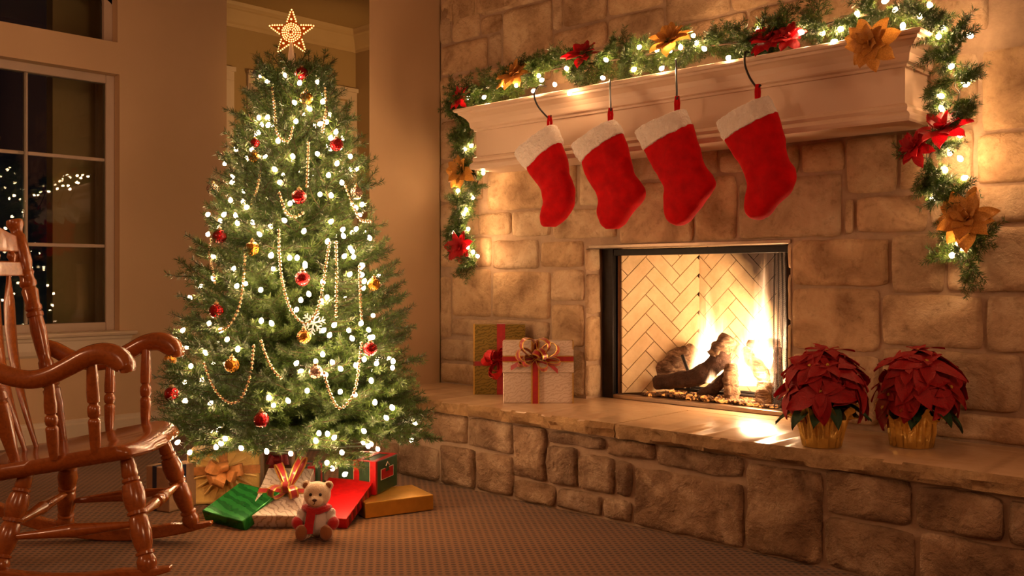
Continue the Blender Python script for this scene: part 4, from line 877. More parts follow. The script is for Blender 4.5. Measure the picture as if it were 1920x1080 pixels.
# ------------------------------------------------------------------ stockings and hooks
def stocking(yp, cuff, leg, loop, label, seed, th=0.045):
    def P(u, v): q = ony(u, v, yp); return Vector(q)
    c0 = (P(*loop[-1]))
    o = empty('christmas_stocking', c0); tag(o, label, 'stocking', 'red stockings hung from the mantel')
    def loft(pairs, thick, n=28, cap=True, puff=0.0, wob=0.0, dens=6):
        Ls = catmull([P(*a) for a, b in pairs], dens); Rs = catmull([P(*b) for a, b in pairs], dens); rings = []; N = len(Ls)
        for i in range(N):
            c = (Ls[i] + Rs[i]) / 2; ax = (Rs[i] - Ls[i]) / 2; t = i / (N - 1); tk = thick * (1 if not puff else min(1.0, 0.35 + 2.2 * (1 - t)) ** 0.6); tk = min(tk, ax.length * 0.75 + 0.006); ring = []
            for k in range(n):
                a = 2 * PI * k / n; q = c + ax * math.cos(a) + Vector((0, -1, 0)) * tk * (abs(math.sin(a)) ** 0.8) * (1 if math.sin(a) > 0 else -1)
                if wob: q += Vector((0, -1, 0)) * wob * fbm((q.x * 14 + seed, q.z * 14, seed), 2)
                ring.append(q)
            rings.append(ring)
        return MB().rings(rings, cap)
    obj('leg', loft(leg, th, puff=1, wob=0.012), M_VELVET, o, angle=180)
    cf = loft(cuff, th * 1.18, 40, True, 0, 0.006, 12); b = obj('fur_cuff', cf, M_FUR, o, angle=180, sub=1)
    tx = bpy.data.textures.get('fur_clouds') or bpy.data.textures.new('fur_clouds', 'CLOUDS'); tx.noise_scale = 0.018
    dm = b.modifiers.new('d', 'DISPLACE'); dm.texture = tx; dm.strength = 0.010; dm.texture_coords = 'GLOBAL'
    lp = [P(*q) for q in loop]; side = Vector((0.007, 0, 0)); top = lp[0]; bot = lp[-1]
    obj('hanging_loop', MB().strip([bot + Vector((0, 0.006, 0)), bot.lerp(top, 0.6) + Vector((0, 0.010, 0)), top + Vector((0, 0.003, 0.004)), top + Vector((0, -0.005, 0.003)), bot.lerp(top, 0.6) + Vector((0, -0.012, 0)), bot + Vector((0, -0.010, 0))], side, 0.0015), M_VELVET, o)
def z1(p): return (940 + p[0] / 4.319, 200 + p[1] / 4.319)
def z2(p): return (1320 + p[0] / 3.176, 90 + p[1] / 3.176)
YS = -0.345
stocking(YS, [(z1(a), z1(b)) for a, b in (((118,388),(432,142)),((150,440),(462,200)),((218,520),(492,286)))], [(z1(a), z1(b)) for a, b in (((205,495),(470,268)),((285,605),(520,420)),((335,680),(555,570)),((350,760),(583,690)),((343,830),(575,790)),((335,900),(545,860)),((328,950),(490,930)),((345,972),(425,972)))], [(1031,218),(1031,246)], 'narrow red stocking with white fur cuff, leftmost of the four on the mantel', 1)
stocking(YS, [(z1(a), z1(b)) for a, b in (((576,328),(915,106)),((610,395),(955,150)),((662,468),(986,210)))], [(z1(a), z1(b)) for a, b in (((655,440),(975,215)),((682,545),(1030,380)),((740,640),(1065,530)),((782,710),(1125,610)),((797,770),(1160,690)),((788,840),(1140,755)),((795,910),(1075,825)),((820,960),(1000,930)),((860,992),(940,988)))], [(1145,204),(1145,230)], 'dark red stocking with a folded toe and white cuff, second from left', 2)
stocking(YS, [(z1(a), z1(b)) for a, b in (((1090,210),(1485,16)),((1125,285),(1515,85)),((1168,366),(1542,155)))], [(z1(a), z1(b)) for a, b in (((1160,340),(1545,140)),((1225,480),(1600,330)),((1290,580),(1650,480)),((1325,660),(1700,560)),((1325,740),(1728,630)),((1325,820),(1700,700)),((1340,890),(1620,800)),((1375,940),(1540,905)),((1420,964),(1480,952)))], [(1270,182),(1270,210)], 'wide red stocking with white fur cuff, second from right', 3)
stocking(YS, [(z2(a), z2(b)) for a, b in (((83,450),(382,284)),((100,505),(412,335)),((126,562),(437,388)))], [(z2(a), z2(b)) for a, b in (((120,535),(435,380)),((190,660),(475,520)),((245,750),(495,650)),((262,810),(535,720)),((250,890),(545,790)),((243,940),(520,850)),((255,985),(460,910)),((285,1015),(390,990)),((320,1024),(350,1020)))], [(1421,160),(1421,188)], 'red stocking with white fur cuff, rightmost of the four on the mantel', 4)
HK = [([(1024,162,-.26),(1012,161,-.30),(1004,170,-.315),(1002,182,-.325),(1008,198,-.335),(1020,213,-.345),(1029,221,-.35),(1034,216,-.345)],'curved black stocking hook holding the leftmost stocking'),
 ([(1144,152,-.26),(1144,150,-.30),(1144,158,-.315),(1144,175,-.325),(1145,195,-.34),(1145,207,-.35),(1146,203,-.36)],'straight looking black stocking hook holding the second stocking from the left'),
 ([(1267,112,-.26),(1267,112,-.30),(1268,124,-.315),(1268,145,-.325),(1269,170,-.34),(1269,186,-.35),(1270,182,-.36)],'straight looking black stocking hook holding the second stocking from the right'),
 ([(1404,98,-.26),(1398,98,-.30),(1396,112,-.315),(1398,126,-.325),(1405,144,-.335),(1414,158,-.345),(1420,164,-.35),(1427,159,-.345)],'curved black stocking hook holding the rightmost stocking')]
for pl, lb in HK:
    w = catmull([Vector(ony(*q)) for q in pl], 6); o = empty('stocking_hook', w[0]); tag(o, lb, 'hook', 'stocking hooks on the mantel edge')
    obj('hook_rod', MB().tube(w, 0.0042, 8), M_HOOK, o); obj('hook_base', MB().box((w[0].x - 0.014, w[0].y - 0.015, MZ), (w[0].x + 0.014, w[0].y + 0.06, MZ + 0.006)), M_HOOK, o, smooth=False, bevel=0.002)

# ------------------------------------------------------------------ logs, grate, embers and flames
def log(pts, rads, mat, label, seed, name='log'):
    w = catmull([Vector(ony(*q)) for q in pts], 7); n = len(w); o_ = None; rr = np.interp(np.linspace(0, len(pts) - 1, n), range(len(pts)), rads); rings = []; m = 18
    up = None
    for i, p in enumerate(w):
        d = (w[min(i + 1, n - 1)] - w[max(i - 1, 0)]).normalized(); a = d.cross(Vector((0.1, 0.2, 1))).normalized(); b = a.cross(d)
        rings.append([p + (a * math.cos(2 * PI * k / m) + b * math.sin(2 * PI * k / m)) * rr[i] * (1 + 0.22 * fbm((i * 0.30 + seed, math.cos(2 * PI * k / m) * 1.6, math.sin(2 * PI * k / m) * 1.6 + seed), 4)) for k in range(m)])
    e0 = [w[0] + (q - w[0]) * 0.7 - (w[1] - w[0]).normalized() * 0.006 for q in rings[0]]; e1 = [w[-1] + (q - w[-1]) * 0.7 + (w[-1] - w[-2]).normalized() * 0.006 for q in rings[-1]]
    o = obj(name, MB().rings([e0] + rings + [e1]), mat, None, angle=60); tag(o, label, 'log', 'gas logs in the fireplace'); return o
log([(1218,705,.36),(1250,690,.37),(1282,672,.39),(1302,655,.41)], [0.060,0.066,0.060,0.042], M_LOG, 'pale bark log leaning at the back left of the fire', 1)
log([(1232,717,.27),(1270,713,.26),(1310,705,.26),(1345,680,.29),(1362,650,.33),(1370,636,.35)], [0.034,0.040,0.044,0.046,0.044,0.034], M_LOGDARK, 'long dark log crossing the front of the fire', 2)
log([(1345,672,.30),(1358,652,.32),(1370,634,.34)], [0.050,0.054,0.046], M_LOG, 'rough end piece on top of the long front log', 3)
log([(1312,742,.23),(1335,730,.24),(1352,715,.25),(1368,695,.27)], [0.024,0.028,0.026,0.020], M_LOGDARK, 'slim dark log propped at the front centre', 4)
log([(1372,750,.23),(1372,730,.235),(1370,708,.245),(1372,684,.26)], [0.034,0.036,0.036,0.026], M_LOG, 'upright stub log at the front centre with pale bark', 5)
log([(1399,655,.33),(1408,672,.32),(1424,692,.31),(1440,716,.29)], [0.026,0.032,0.034,0.026], M_LOG, 'slanting log right of centre in the flames', 6)
log([(1404,648,.36),(1425,646,.37),(1448,644,.37),(1468,652,.36)], [0.024,0.028,0.027,0.024], M_LOGDARK, 'log lying across the top right of the fire', 7)
log([(1433,760,.22),(1434,740,.225),(1435,718,.235)], [0.038,0.040,0.034], M_LOG, 'short upright stump log at the front right', 8)
log([(1456,762,.24),(1456,735,.25),(1458,690,.28),(1462,655,.32)], [0.030,0.030,0.026,0.022], M_LOGDARK, 'dark log standing at the far right of the fire', 9)
gr = empty('fire_grate', ony(1330, 730, 0.3)); tag(gr, 'black iron grate with upright bars behind the logs', 'grate')
for a, b in (((1224,660,.40),(1236,690,.37)), ((1279,666,.32),(1292,700,.30)), ((1455,675,.30),(1457,740,.25))):
    p, q = Vector(ony(*a)), Vector(ony(*b)); q2 = Vector((q.x, q.y, FZ)); obj('bar', MB().tube([p, q, q2], 0.0085, 8), M_BLACK, gr)
for y in (0.26, 0.36): obj('rail', MB().tube([(1.40, y, FZ + 0.03), (1.95, y, FZ + 0.03)], 0.008, 6), M_BLACK, gr)
rv = np.random.default_rng(3); mb = MB(); PEB = MB().sphere((0, 0, 0), 1, 6, 4)
for k in range(1500):
    t = rv.random(); y = 0.168 + 0.2 * rv.random() ** 1.3; x = 1.27 + 0.70 * rv.random(); x = x if y < 0.24 else 1.32 + 0.58 * rv.random(); r_ = 0.004 + 0.006 * rv.random(); hh = FZ + 0.002 + 0.018 * max(0, 1 - abs(x - 1.66) / 0.4) * rv.random()
    if 1.27 > x or x > 2.0: continue
    A = Matrix.Rotation(rv.random() * 6, 3, 'Z') @ Matrix.Rotation(rv.random() * 3, 3, 'X'); mb.add([tuple(Vector((x, y, hh)) + A @ Vector((v[0] * r_ * 1.3, v[1] * r_, v[2] * r_ * 0.7))) for v in PEB.v], PEB.f)
o = obj('embers', mb, M_EMBER, None); tag(o, 'bed of glowing gravel and ember chips under the logs', 'embers', kind='stuff')
def m_flame(name, seed, K, col_lo, col_hi):
    t = NT(name); t.t.nodes.remove(t.bsdf); co = t.coord('Object'); s = t.n('ShaderNodeSeparateXYZ'); t.l(co, s.inputs[0])
    mp = t.n('ShaderNodeMapping'); mp.inputs['Scale'].default_value = (1.5, 1.5, 0.75); mp.inputs['Location'].default_value = (seed * 3.1, seed, seed * 1.7); t.l(co, mp.inputs['Vector'])
    n1 = t.n('ShaderNodeTexNoise'); n1.inputs['Scale'].default_value = 1.5; n1.inputs['Detail'].default_value = 3.0; t.l(mp.outputs[0], n1.inputs['Vector'])
    wob = t.math('MULTIPLY', t.math('SUBTRACT', n1.outputs['Fac'], 0.5), 1.1); zc = s.outputs[2]
    n2c = t.n('ShaderNodeSeparateColor'); t.l(n1.outputs['Color'], n2c.inputs[0]); wob2 = t.math('MULTIPLY', t.math('SUBTRACT', n2c.outputs[1], 0.5), 1.1)
    x = t.math('ADD', s.outputs[0], t.math('MULTIPLY', wob, zc)); y = t.math('ADD', s.outputs[1], t.math('MULTIPLY', wob2, zc))
    r = t.math('SQRT', t.math('ADD', t.math('MULTIPLY', x, x), t.math('MULTIPLY', y, y)))
    prof = t.math('MULTIPLY', t.math('POWER', t.math('SUBTRACT', 1.0, t.math('MINIMUM', zc, 1.0)), 0.8), 0.60)      # radius at height
    f = t.math('SUBTRACT', 1.0, t.math('DIVIDE', r, t.math('MAXIMUM', prof, 0.02))); f = t.math('MAXIMUM', f, 0.0); f = t.math('POWER', f, 1.1)
    mp2 = t.n('ShaderNodeMapping'); mp2.inputs['Scale'].default_value = (5.5, 5.5, 1.1); mp2.inputs['Location'].default_value = (seed, 4.2, seed * 2.3); t.l(co, mp2.inputs['Vector'])
    st = t.noise(1.0, 3, 0.6, mp2.outputs[0], 0.6); streak = t.ramp(st, [(0.36, (0, 0, 0, 1)), (0.62, (1, 1, 1, 1))])
    low = t.math('SUBTRACT', 1.0, t.math('MULTIPLY', zc, 0.85)); body = t.math('MAXIMUM', t.math('SUBTRACT', streak, 0.0), t.math('MULTIPLY', t.math('POWER', low, 3.0), 0.8))
    dens = t.math('MULTIPLY', t.math('MULTIPLY', f, body), t.math('POWER', low, 1.3)); e = t.n('ShaderNodeEmission')
    t.l(t.ramp(t.math('ADD', dens, 0.0), [(0.0, col_lo), (0.35, col_hi)]), e.inputs[0]); t.l(t.math('MULTIPLY', dens, K), e.inputs[1]); t.l(e.outputs[0], t.out.inputs['Volume']); return t.m
def flame(u, v, y, h, w, seed, K, label):
    p = Vector(ony(u, v, y)); mb = MB().lathe((0, 0, 0), (0, 0, 1), [(0, 0.55), (0.12, 0.9), (0.3, 1.0), (0.6, 0.9), (0.85, 0.6), (1.0, 0.25)], 20)
    o = obj('flame', mb, m_flame('flame_%d' % seed, seed, K, (1, 0.42, 0.12, 1), (1, 0.74, 0.46, 1)), None); o.location = p; o.scale = (w, w * 0.7, h); tag(o, label, 'flame', 'gas flames'); return o
flame(1326, 702, 0.37, 0.46, 0.18, 1, 330, 'tall pale flame rising behind the long front log')
flame(1430, 690, 0.34, 0.55, 0.145, 2, 210, 'largest flame at the right side of the fire')
flame(1396, 722, 0.28, 0.26, 0.15, 3, 260, 'low bright flame between the logs at the centre right')
flame(1458, 690, 0.36, 0.40, 0.10, 5, 170, 'orange flame against the right mesh curtain')
flame(1352, 690, 0.35, 0.34, 0.12, 6, 260, 'slender flame between the pale bark log and the front log')
flame(1410, 690, 0.38, 0.36, 0.13, 7, 200, 'orange flame behind the slanting log')
flame(1334, 718, 0.24, 0.085, 0.06, 4, 330, 'small flame tongue licking under the long front log')

# ------------------------------------------------------------------ gifts
def bx(P0, P1, P2, h):
    """box from three top corners (near-left, near-right, far-left) and its height; returns frame M, size"""
    P0, P1, P2 = Vector(P0), Vector(P1), Vector(P2); x = P1 - P0; w = x.length; x.normalize(); y = P2 - P0; y -= x * y.dot(x); l = y.length; y.normalize(); z = x.cross(y)
    if z.z < 0: z = -z
    M = Matrix((x, y, z)).transposed().to_4x4(); M.translation = P0; return M, w, l, h
def part(name, mb, mat, root, M, **kw):
    mb.v = [tuple(M @ Vector(p)) for p in mb.v]; return obj(name, mb, mat, root, **kw)
def ribbon_loop(c, d, up, L, wdt, H, n=14, twist=0.0):
    """one bow loop leaving c along d, bulging along up"""
    c, d, up = Vector(c), Vector(d).normalized(), Vector(up).normalized(); s = d.cross(up).normalized(); P = []; Wv = []
    for i in range(n + 1):
        t = 2 * PI * i / n; r = (1 - math.cos(t)) / 2
        P.append(c + d * (L * r) + up * (H * math.sin(t) * (0.35 + 0.65 * r) + 0.35 * H * r)); Wv.append((s * math.cos(twist * r) + up * math.sin(twist * r)) * wdt * (0.45 + 0.55 * r))
    return P, Wv
def bow(root, c, nrm, axis, specs, wdt, mat, edge=None, name='bow_loop', roll=0.0):
    nrm = Vector(nrm).normalized(); axis = Vector(axis).normalized(); side = nrm.cross(axis)
    for ang, L, lift, H in specs:
        d = (axis * math.cos(ang) + side * math.sin(ang)) * math.cos(lift) + nrm * math.sin(lift); up = nrm * math.cos(lift) - (axis * math.cos(ang) + side * math.sin(ang)) * math.sin(lift)
        if roll: up = Matrix.Rotation(roll * (1 if math.cos(ang) >= 0 else -1), 3, d) @ up
        P, Wv = ribbon_loop(c, d, up, L, wdt, H); b = obj(name, MB().strip(P, Wv, 0.0008), mat, root)
        if edge:
            for sg in (-1, 1): obj('ribbon_edge', MB().strip([p + w * 0.86 * sg for p, w in zip(P, Wv)], [w * 0.2 for w in Wv], 0.0013), edge, b)
    obj('knot', MB().sphere(c, wdt * 0.9, 10, 8), mat, root)
def gift(name, label, top, mat, lb=None, group='wrapped gifts under the tree', bev=0.004):
    M, w, l, h = bx(*top); o = empty(name, M @ Vector((w / 2, l / 2, -h))); tag(o, label, 'gift', group)
    part('wrapped_box', MB().box((0, 0, -h), (w, l, 0)), mat, o, M, smooth=False, bevel=bev, seg=2); return o, M, w, l, h
def band(o, M, lo, hi, mat, name='ribbon_band'): return part(name, MB().box(lo, hi), mat, o, M, smooth=False)
def lat(X, d, z): return cfr(X, d, z)
# big gold cloth gift standing at the back
o, M, w, l, h = gift('gift', 'large gold cloth wrapped gift with a sheer bow, standing behind the green box', (lat(-1.424, 4.15, 0.235), lat(-1.117, 4.20, 0.238), lat(-1.375, 4.33, 0.236), 0.235), M_GOLDCLOTH, bev=0.012)
e = 0.002
rgm = random.Random(4)
pl = MB()
for k in range(9):
    a = PI * (0.08 + 0.84 * k / 8); pl.tube([M @ Vector((w * 0.52, -0.004, -h * 0.36)), M @ Vector((w * 0.52 + 0.14 * math.cos(a), -0.006, -h * 0.36 - 0.13 * math.sin(a)))], [0.012, 0.004], 6)
for k in range(7):
    a = PI * (0.1 + 0.8 * k / 6); pl.tube([M @ Vector((w * 0.52, -0.004, -h * 0.36)), M @ Vector((w * 0.52 + 0.12 * math.cos(a), -0.005, -h * 0.36 + 0.075 * math.sin(a)))], [0.010, 0.003], 6)
obj('gathered_folds', pl, M_GOLDCLOTH, o)
band(o, M, (-e, -0.010, -h * 0.36 - 0.018), (w + e, -0.004, -h * 0.36 + 0.018), M_ORGANZA); band(o, M, (w * 0.5 - 0.018, -0.010, -h * 0.36), (w * 0.5 + 0.018, -0.004, e), M_ORGANZA); band(o, M, (w * 0.5 - 0.018, -e, -0.001), (w * 0.5 + 0.018, l + e, e), M_ORGANZA)
bow(o, M @ Vector((w * 0.54, -0.018, -h * 0.36)), M.to_3x3() @ Vector((0, -1, 0)), M.to_3x3() @ Vector((1, 0, 0)), [(0.15, 0.085, 0.35, 0.035), (PI - 0.5, 0.095, 0.5, 0.045), (-0.4, 0.075, 0.7, 0.03), (PI + 0.4, 0.085, 0.3, 0.04), (PI / 2 + 0.2, 0.065, 0.8, 0.03), (-PI / 2 - 0.5, 0.085, 0.6, 0.04)], 0.026, M_ORGANZA)
# grey gift with navy ribbon behind the chair leg
o, M, w, l, h = gift('gift', 'grey wrapped gift with a navy ribbon, half hidden behind the rocking chair leg', (lat(-1.575, 4.08, 0.190), lat(-1.452, 4.02, 0.190), lat(-1.50, 4.22, 0.190), 0.188), M_GREYPAPER)
band(o, M, (0.040, -e, -h), (0.062, l + e, e), M_NAVY); band(o, M, (-e, l * 0.45, -h), (w + e, l * 0.45 + 0.022, e), M_NAVY)
# green swirl box leaning
o, M, w, l, h = gift('gift', 'flat green swirl foil gift leaning up against the gold cloth gift', (atd(378, 957, 3.86), atd(454, 978, 3.73), atd(433, 900.5, 4.05), 0.048), M_GREENFOIL)
# silver gift with red and gold ribbon
o, M, w, l, h = gift('gift', 'silver scroll patterned gift with a red and gold bow, beside the teddy bear', (atd(466, 967, 3.77), atd(559, 968, 3.77), atd(491, 877, 4.07), 0.056), M_SILVER)
band(o, M, (-e, l * 0.50 - 0.014, -h), (w + e, l * 0.50 + 0.014, e), M_REDRIB); band(o, M, (-e, l * 0.50 - 0.017, -h), (w + e, l * 0.50 - 0.013, e + 0.001), M_GOLDTRIM, 'ribbon_edge'); band(o, M, (-e, l * 0.50 + 0.013, -h), (w + e, l * 0.50 + 0.017, e + 0.001), M_GOLDTRIM, 'ribbon_edge')
R3 = M.to_3x3()
bow(o, M @ Vector((w * 0.62, l * 0.5, 0.012)), R3 @ Vector((0, 0, 1)), R3 @ Vector((1, 0, 0)), [(PI / 2 + 0.55, 0.125, 0.35, 0.03), (PI / 2 - 0.35, 0.15, 0.45, 0.03), (-PI / 2 - 0.55, 0.105, 0.25, 0.035), (-PI / 2 + 0.5, 0.105, 0.25, 0.035), (-PI / 2 + 0.02, 0.06, 0.6, 0.03)], 0.017, M_REDRIB, M_GOLDTRIM)
# red box
P0 = atd(649, 973, 3.76)
o, M, w, l, h = gift('gift', 'bright red gift with dark glitter stripes on its side, behind the teddy bear', (lat(-0.8577, 3.80, 0.050), P0, lat(-0.80, 4.11, 0.135), 0.046), M_REDPAPER)
for k in range(6):
    t = 0.03 + k * (l - 0.05) / 6; band(o, M, (w - 0.001, t, -h + 0.002), (w + 0.0012, t + 0.022, -0.002), M_REDPAPER2, 'glitter_stripe')
# flat gold box
o, M, w, l, h = gift('gift', 'flat shiny gold gift box lying nearest the hearth under the tree', (lat(-0.6057, 3.916, 0.068), lat(-0.3365, 4.07, 0.068), lat(-0.705, 4.12, 0.068), 0.066), M_GOLDPAPER)
# plaid box on it
o, M, w, l, h = gift('gift', 'green gift with red bands and a red panel, stacked on the flat gold box', (lat(-0.583, 4.05, 0.210), lat(-0.514, 4.249, 0.210), lat(-0.753, 4.108, 0.210), 0.140), M_GREENPAPER, bev=0.003)
e = 0.0015
for q in (0.0, 0.078): band(o, M, (-e, q, -h), (e * 0.5, q + 0.026, 0), M_REDPAPER, 'red_band'); band(o, M, (-e - 0.0006, q + 0.026, -h), (0, q + 0.0275, 0), M_POTPLASTIC, 'white_line'); band(o, M, (-e, q, 0), (w, q + 0.026, e), M_REDPAPER, 'red_band')
band(o, M, (-e, -e, -h), (0.014, 0.0, 0), M_REDPAPER, 'red_band'); band(o, M, (0, -e, 0), (0.022, l, e * 1.3), M_REDPAPER, 'red_band'); band(o, M, (w - 0.022, 0, 0), (w, l, e * 1.3), M_REDPAPER, 'red_band')
p = band(o, M, (0.05, -e - 0.001, -0.085), (0.165, 0, -0.042), M_REDPAPER, 'label_panel'); p['label'] = 'red panel with thin white outline'
for a, b in (((0.05, -e - 0.0016, -0.0865), (0.165, 0, -0.085)), ((0.05, -e - 0.0016, -0.042), (0.085, 0, -0.0405)), ((0.13, -e - 0.0016, -0.042), (0.165, 0, -0.0405)), ((0.0485, -e - 0.0016, -0.0865), (0.05, 0, -0.0405)), ((0.165, -e - 0.0016, -0.0865), (0.1665, 0, -0.0405))): band(o, M, a, b, M_POTPLASTIC, 'white_outline')
tri = [(0.088, -0.056), (0.128, -0.056), (0.108, -0.022)]; part('printed_tree', MB().prism([(x, -e - 0.0022, z) for x, z in tri], (0, 0.002, 0)), M_LEAF, o, M, smooth=False); part('printed_roof', MB().tube([(0.092, -e - 0.002, -0.032), (0.108, -e - 0.002, -0.016), (0.124, -e - 0.002, -0.032)], 0.0018, 5), M_POTPLASTIC, o, M)
# two gifts mostly hidden behind
o, M, w, l, h = gift('gift', 'tan gift with a dark red bow, half hidden behind the silver gift under the tree', (lat(-1.125, 4.30, 0.225), lat(-0.99, 4.27, 0.225), lat(-1.09, 4.45, 0.225), 0.223), M_GREYPAPER)
bow(o, M @ Vector((w * 0.62, -0.012, -0.062)), M.to_3x3() @ Vector((0, -1, 0.3)), M.to_3x3() @ Vector((1, 0, 0)), [(0.3, 0.06, 0.5, 0.03), (PI - 0.3, 0.06, 0.5, 0.03), (PI / 2, 0.045, 0.8, 0.025), (-PI / 2 - 0.5, 0.05, 0.3, 0.02)], 0.024, M_REDPAPER2)
o, M, w, l, h = gift('gift', 'dark green gift with a red ribbon, peeking out behind the silver gift and teddy bear', (lat(-0.94, 4.13, 0.175), lat(-0.845, 4.13, 0.175), lat(-0.94, 4.27, 0.175), 0.173), M_GREENPAPER)
band(o, M, (w - 0.045, -e, -h), (w - 0.012, l + e, e), M_REDPAPER); band(o, M, (-e, l * 0.4, -h), (w + e, l * 0.4 + 0.03, e), M_REDPAPER)
# gifts on the hearth ledge
HG = 'wrapped gifts on the hearth'
D1 = 4.80; X1 = (888 - CX) / FPX * D1
o, M, w, l, h = gift('gift', 'tall dark gold printed gift with a bright red bow, leaning back on the hearth', (lat(X1, D1, HZ + 0.356), lat(X1 + 0.262, D1, HZ + 0.356), lat(X1 - 0.008, D1 + 0.055, HZ + 0.356), 0.356), M_GOLDPRINT, group=HG, bev=0.004)
band(o, M, (w * 0.45, -e, -h), (w * 0.45 + 0.042, l + e, e), M_REDRIB); band(o, M, (-e, -e, -h * 0.59), (w + e, l + e, -h * 0.59 + 0.022), M_REDRIB)
part('lit_edge', MB().box((-e, -e, -h), (0.006, l + e, 0.001)), M_GOLDTRIM, o, M, smooth=False)  # gold strip paints the light on the narrow left side
rq = random.Random(12); specs = [(rq.uniform(0, 2 * PI), rq.uniform(0.06, 0.12), rq.uniform(0.2, 0.9), rq.uniform(0.03, 0.05)) for k in range(16)]
bow(o, M @ Vector((w * 0.47, -0.02, -h * 0.50)), M.to_3x3() @ Vector((0, -1, 0)), M.to_3x3() @ Vector((1, 0, 0)), specs, 0.017, M_REDORG, roll=0.9)
D2 = 4.452; X2 = (943 - CX) / FPX * D2; W2 = 132 * D2 / FPX
o, M, w, l, h = gift('gift', 'silver lace patterned gift with a red and gold ribbon bow on the hearth ledge', (lat(X2, D2 + 0.02, HZ + 0.293), lat(X2 + W2, D2 + 0.02, HZ + 0.293), lat(X2, D2 + 0.12, HZ + 0.293), 0.293), M_SILVER2, group=HG, bev=0.004)
part('lid_skirt', MB().prism([(-0.002, 0, 0.001), (-0.002, 0, -0.15), (-0.002, -0.014, -0.146), (-0.002, -0.010, -0.10)], (w + 0.004, 0, 0)), M_SILVER2, o, M, smooth=False)
part('lit_edge', MB().box((w - 0.003, -0.004, -h), (w + 0.002, l + e, 0.001)), M_GOLDTRIM, o, M, smooth=False)  # light catching the right side face, put in as a gold strip
cx_ = w * 0.46
band(o, M, (cx_ - 0.014, -0.017, -h), (cx_ + 0.014, l + e, e), M_REDRIB)
for s in (-1, 1): band(o, M, (cx_ + s * 0.016 - 0.003, -0.018, -h), (cx_ + s * 0.016 + 0.003, l + e, e + 0.001), M_GOLDTRIM, 'ribbon_edge')
band(o, M, (-e, -0.016, -0.095), (w + e, l + e, -0.072), M_REDRIB)
for zz in (-0.098, -0.072): band(o, M, (-e, -0.017, zz), (w + e, l + e, zz + 0.004), M_GOLDTRIM, 'ribbon_edge')
R3 = M.to_3x3()
bow(o, M @ Vector((cx_, -0.028, -0.078)), R3 @ Vector((0, -1, 0)), R3 @ Vector((1, 0, 0)), [(PI * 0.62, 0.115, 0.35, 0.05), (PI * 0.40, 0.115, 0.45, 0.05), (PI * 0.20, 0.125, 0.30, 0.045), (PI * 0.85, 0.10, 0.45, 0.045), (-0.1, 0.12, 0.2, 0.022), (-0.6, 0.08, 0.5, 0.03), (PI + 0.25, 0.09, 0.3, 0.02), (PI * 0.5, 0.06, 1.0, 0.03), (PI * 1.02, 0.075, 0.6, 0.035), (PI * 0.30, 0.075, 0.8, 0.04)], 0.015, M_REDRIB, M_GOLDTRIM, roll=1.05)
for ax_, cv in ((-0.115, -0.04), (0.105, -0.055)):
    P = catmull([M @ Vector((cx_, -0.03, -0.085)), M @ Vector((cx_ + ax_ * 0.5, -0.045, -0.085 + cv * 0.2)), M @ Vector((cx_ + ax_, -0.03, -0.085 + cv))], 5); obj('ribbon_tail', MB().strip(P, R3 @ Vector((0, 0, 0.011)), 0.0009), M_REDRIB, o)

# ------------------------------------------------------------------ teddy bear
tp = lat(-0.750, 3.65, 0.0); td = empty('teddy_bear', tp); tag(td, 'sitting cream teddy bear with a red scarf, in front of the gifts', 'teddy bear'); F2 = Vector(FW); R2_ = Vector(RT); T0 = Vector(tp)
def tq(x, y, z): return T0 + R2_ * x - F2 * y + Vector((0, 0, z))        # x right, y towards the viewer
TM = Matrix((R2_, -F2, Vector((0, 0, 1)))).transposed()
def blob(items):
    mb = MB()
    for c, r, scl, rot in items: mb.sphere(tq(*c), r, 18, 12, scl, TM @ Matrix.Rotation(rot, 3, 'Y'))
    return mb
def remesh(o, v):
    r = o.modifiers.new('r', 'REMESH'); r.mode = 'VOXEL'; r.voxel_size = v; r.use_smooth_shade = True; s = o.modifiers.new('s', 'SMOOTH'); s.iterations = 6; s.factor = 0.5
body = obj('body', blob([((0.0, 0.0, 0.165), 0.050, (1.06, 0.95, 1.0), 0), ((0.004, 0.044, 0.150), 0.026, (1.1, 0.9, 0.8), 0), ((-0.042, -0.006, 0.200), 0.019, (1, 0.55, 1), 0), ((0.044, -0.006, 0.198), 0.019, (1, 0.55, 1), 0), ((0, -0.005, 0.070), 0.052, (0.95, 0.85, 1.15), 0), ((0, 0, 0.112), 0.034, (1, 1, 1), 0)]), M_PLUSH, td, angle=180); remesh(body, 0.0045)
obj('romper', blob([((0, -0.003, 0.064), 0.055, (1.0, 0.88, 1.08), 0)]), M_WHITEPLUSH, td, angle=180)
for s in (-1, 1):
    a = obj('arm', blob([((s * 0.052, 0.012, 0.088), 0.022, (0.9, 0.9, 1.35), s * 0.5), ((s * 0.064, 0.026, 0.070), 0.020, (0.9, 1, 1.1), s * 0.4)]), M_WHITEPLUSH, td, angle=180); remesh(a, 0.004)
    obj('mitten', blob([((s * 0.068, 0.034, 0.062), 0.023, (0.95, 1, 1.15), s * 0.4)]), M_REDKNIT, a, angle=180)
    g = obj('leg', blob([((s * 0.040, 0.026, 0.030), 0.028, (0.9, 1.3, 1.0), 0), ((s * 0.046, 0.050, 0.030), 0.028, (0.9, 1.0, 1.05), 0)]), M_PLUSH, td, angle=180); remesh(g, 0.0045)
    obj('foot_pad', blob([((s * 0.047, 0.066, 0.034), 0.026, (0.9, 0.55, 1.15), 0)]), M_TAN, g, angle=180)
    obj('eye', blob([((s * 0.0185 + 0.003, 0.0455, 0.1735), 0.0058, (1, 0.8, 1.1), 0)]), M_EYE, td)
    obj('inner_ear', blob([((s * 0.043, 0.003, 0.199), 0.012, (1, 0.4, 1), 0)]), M_TAN, td)
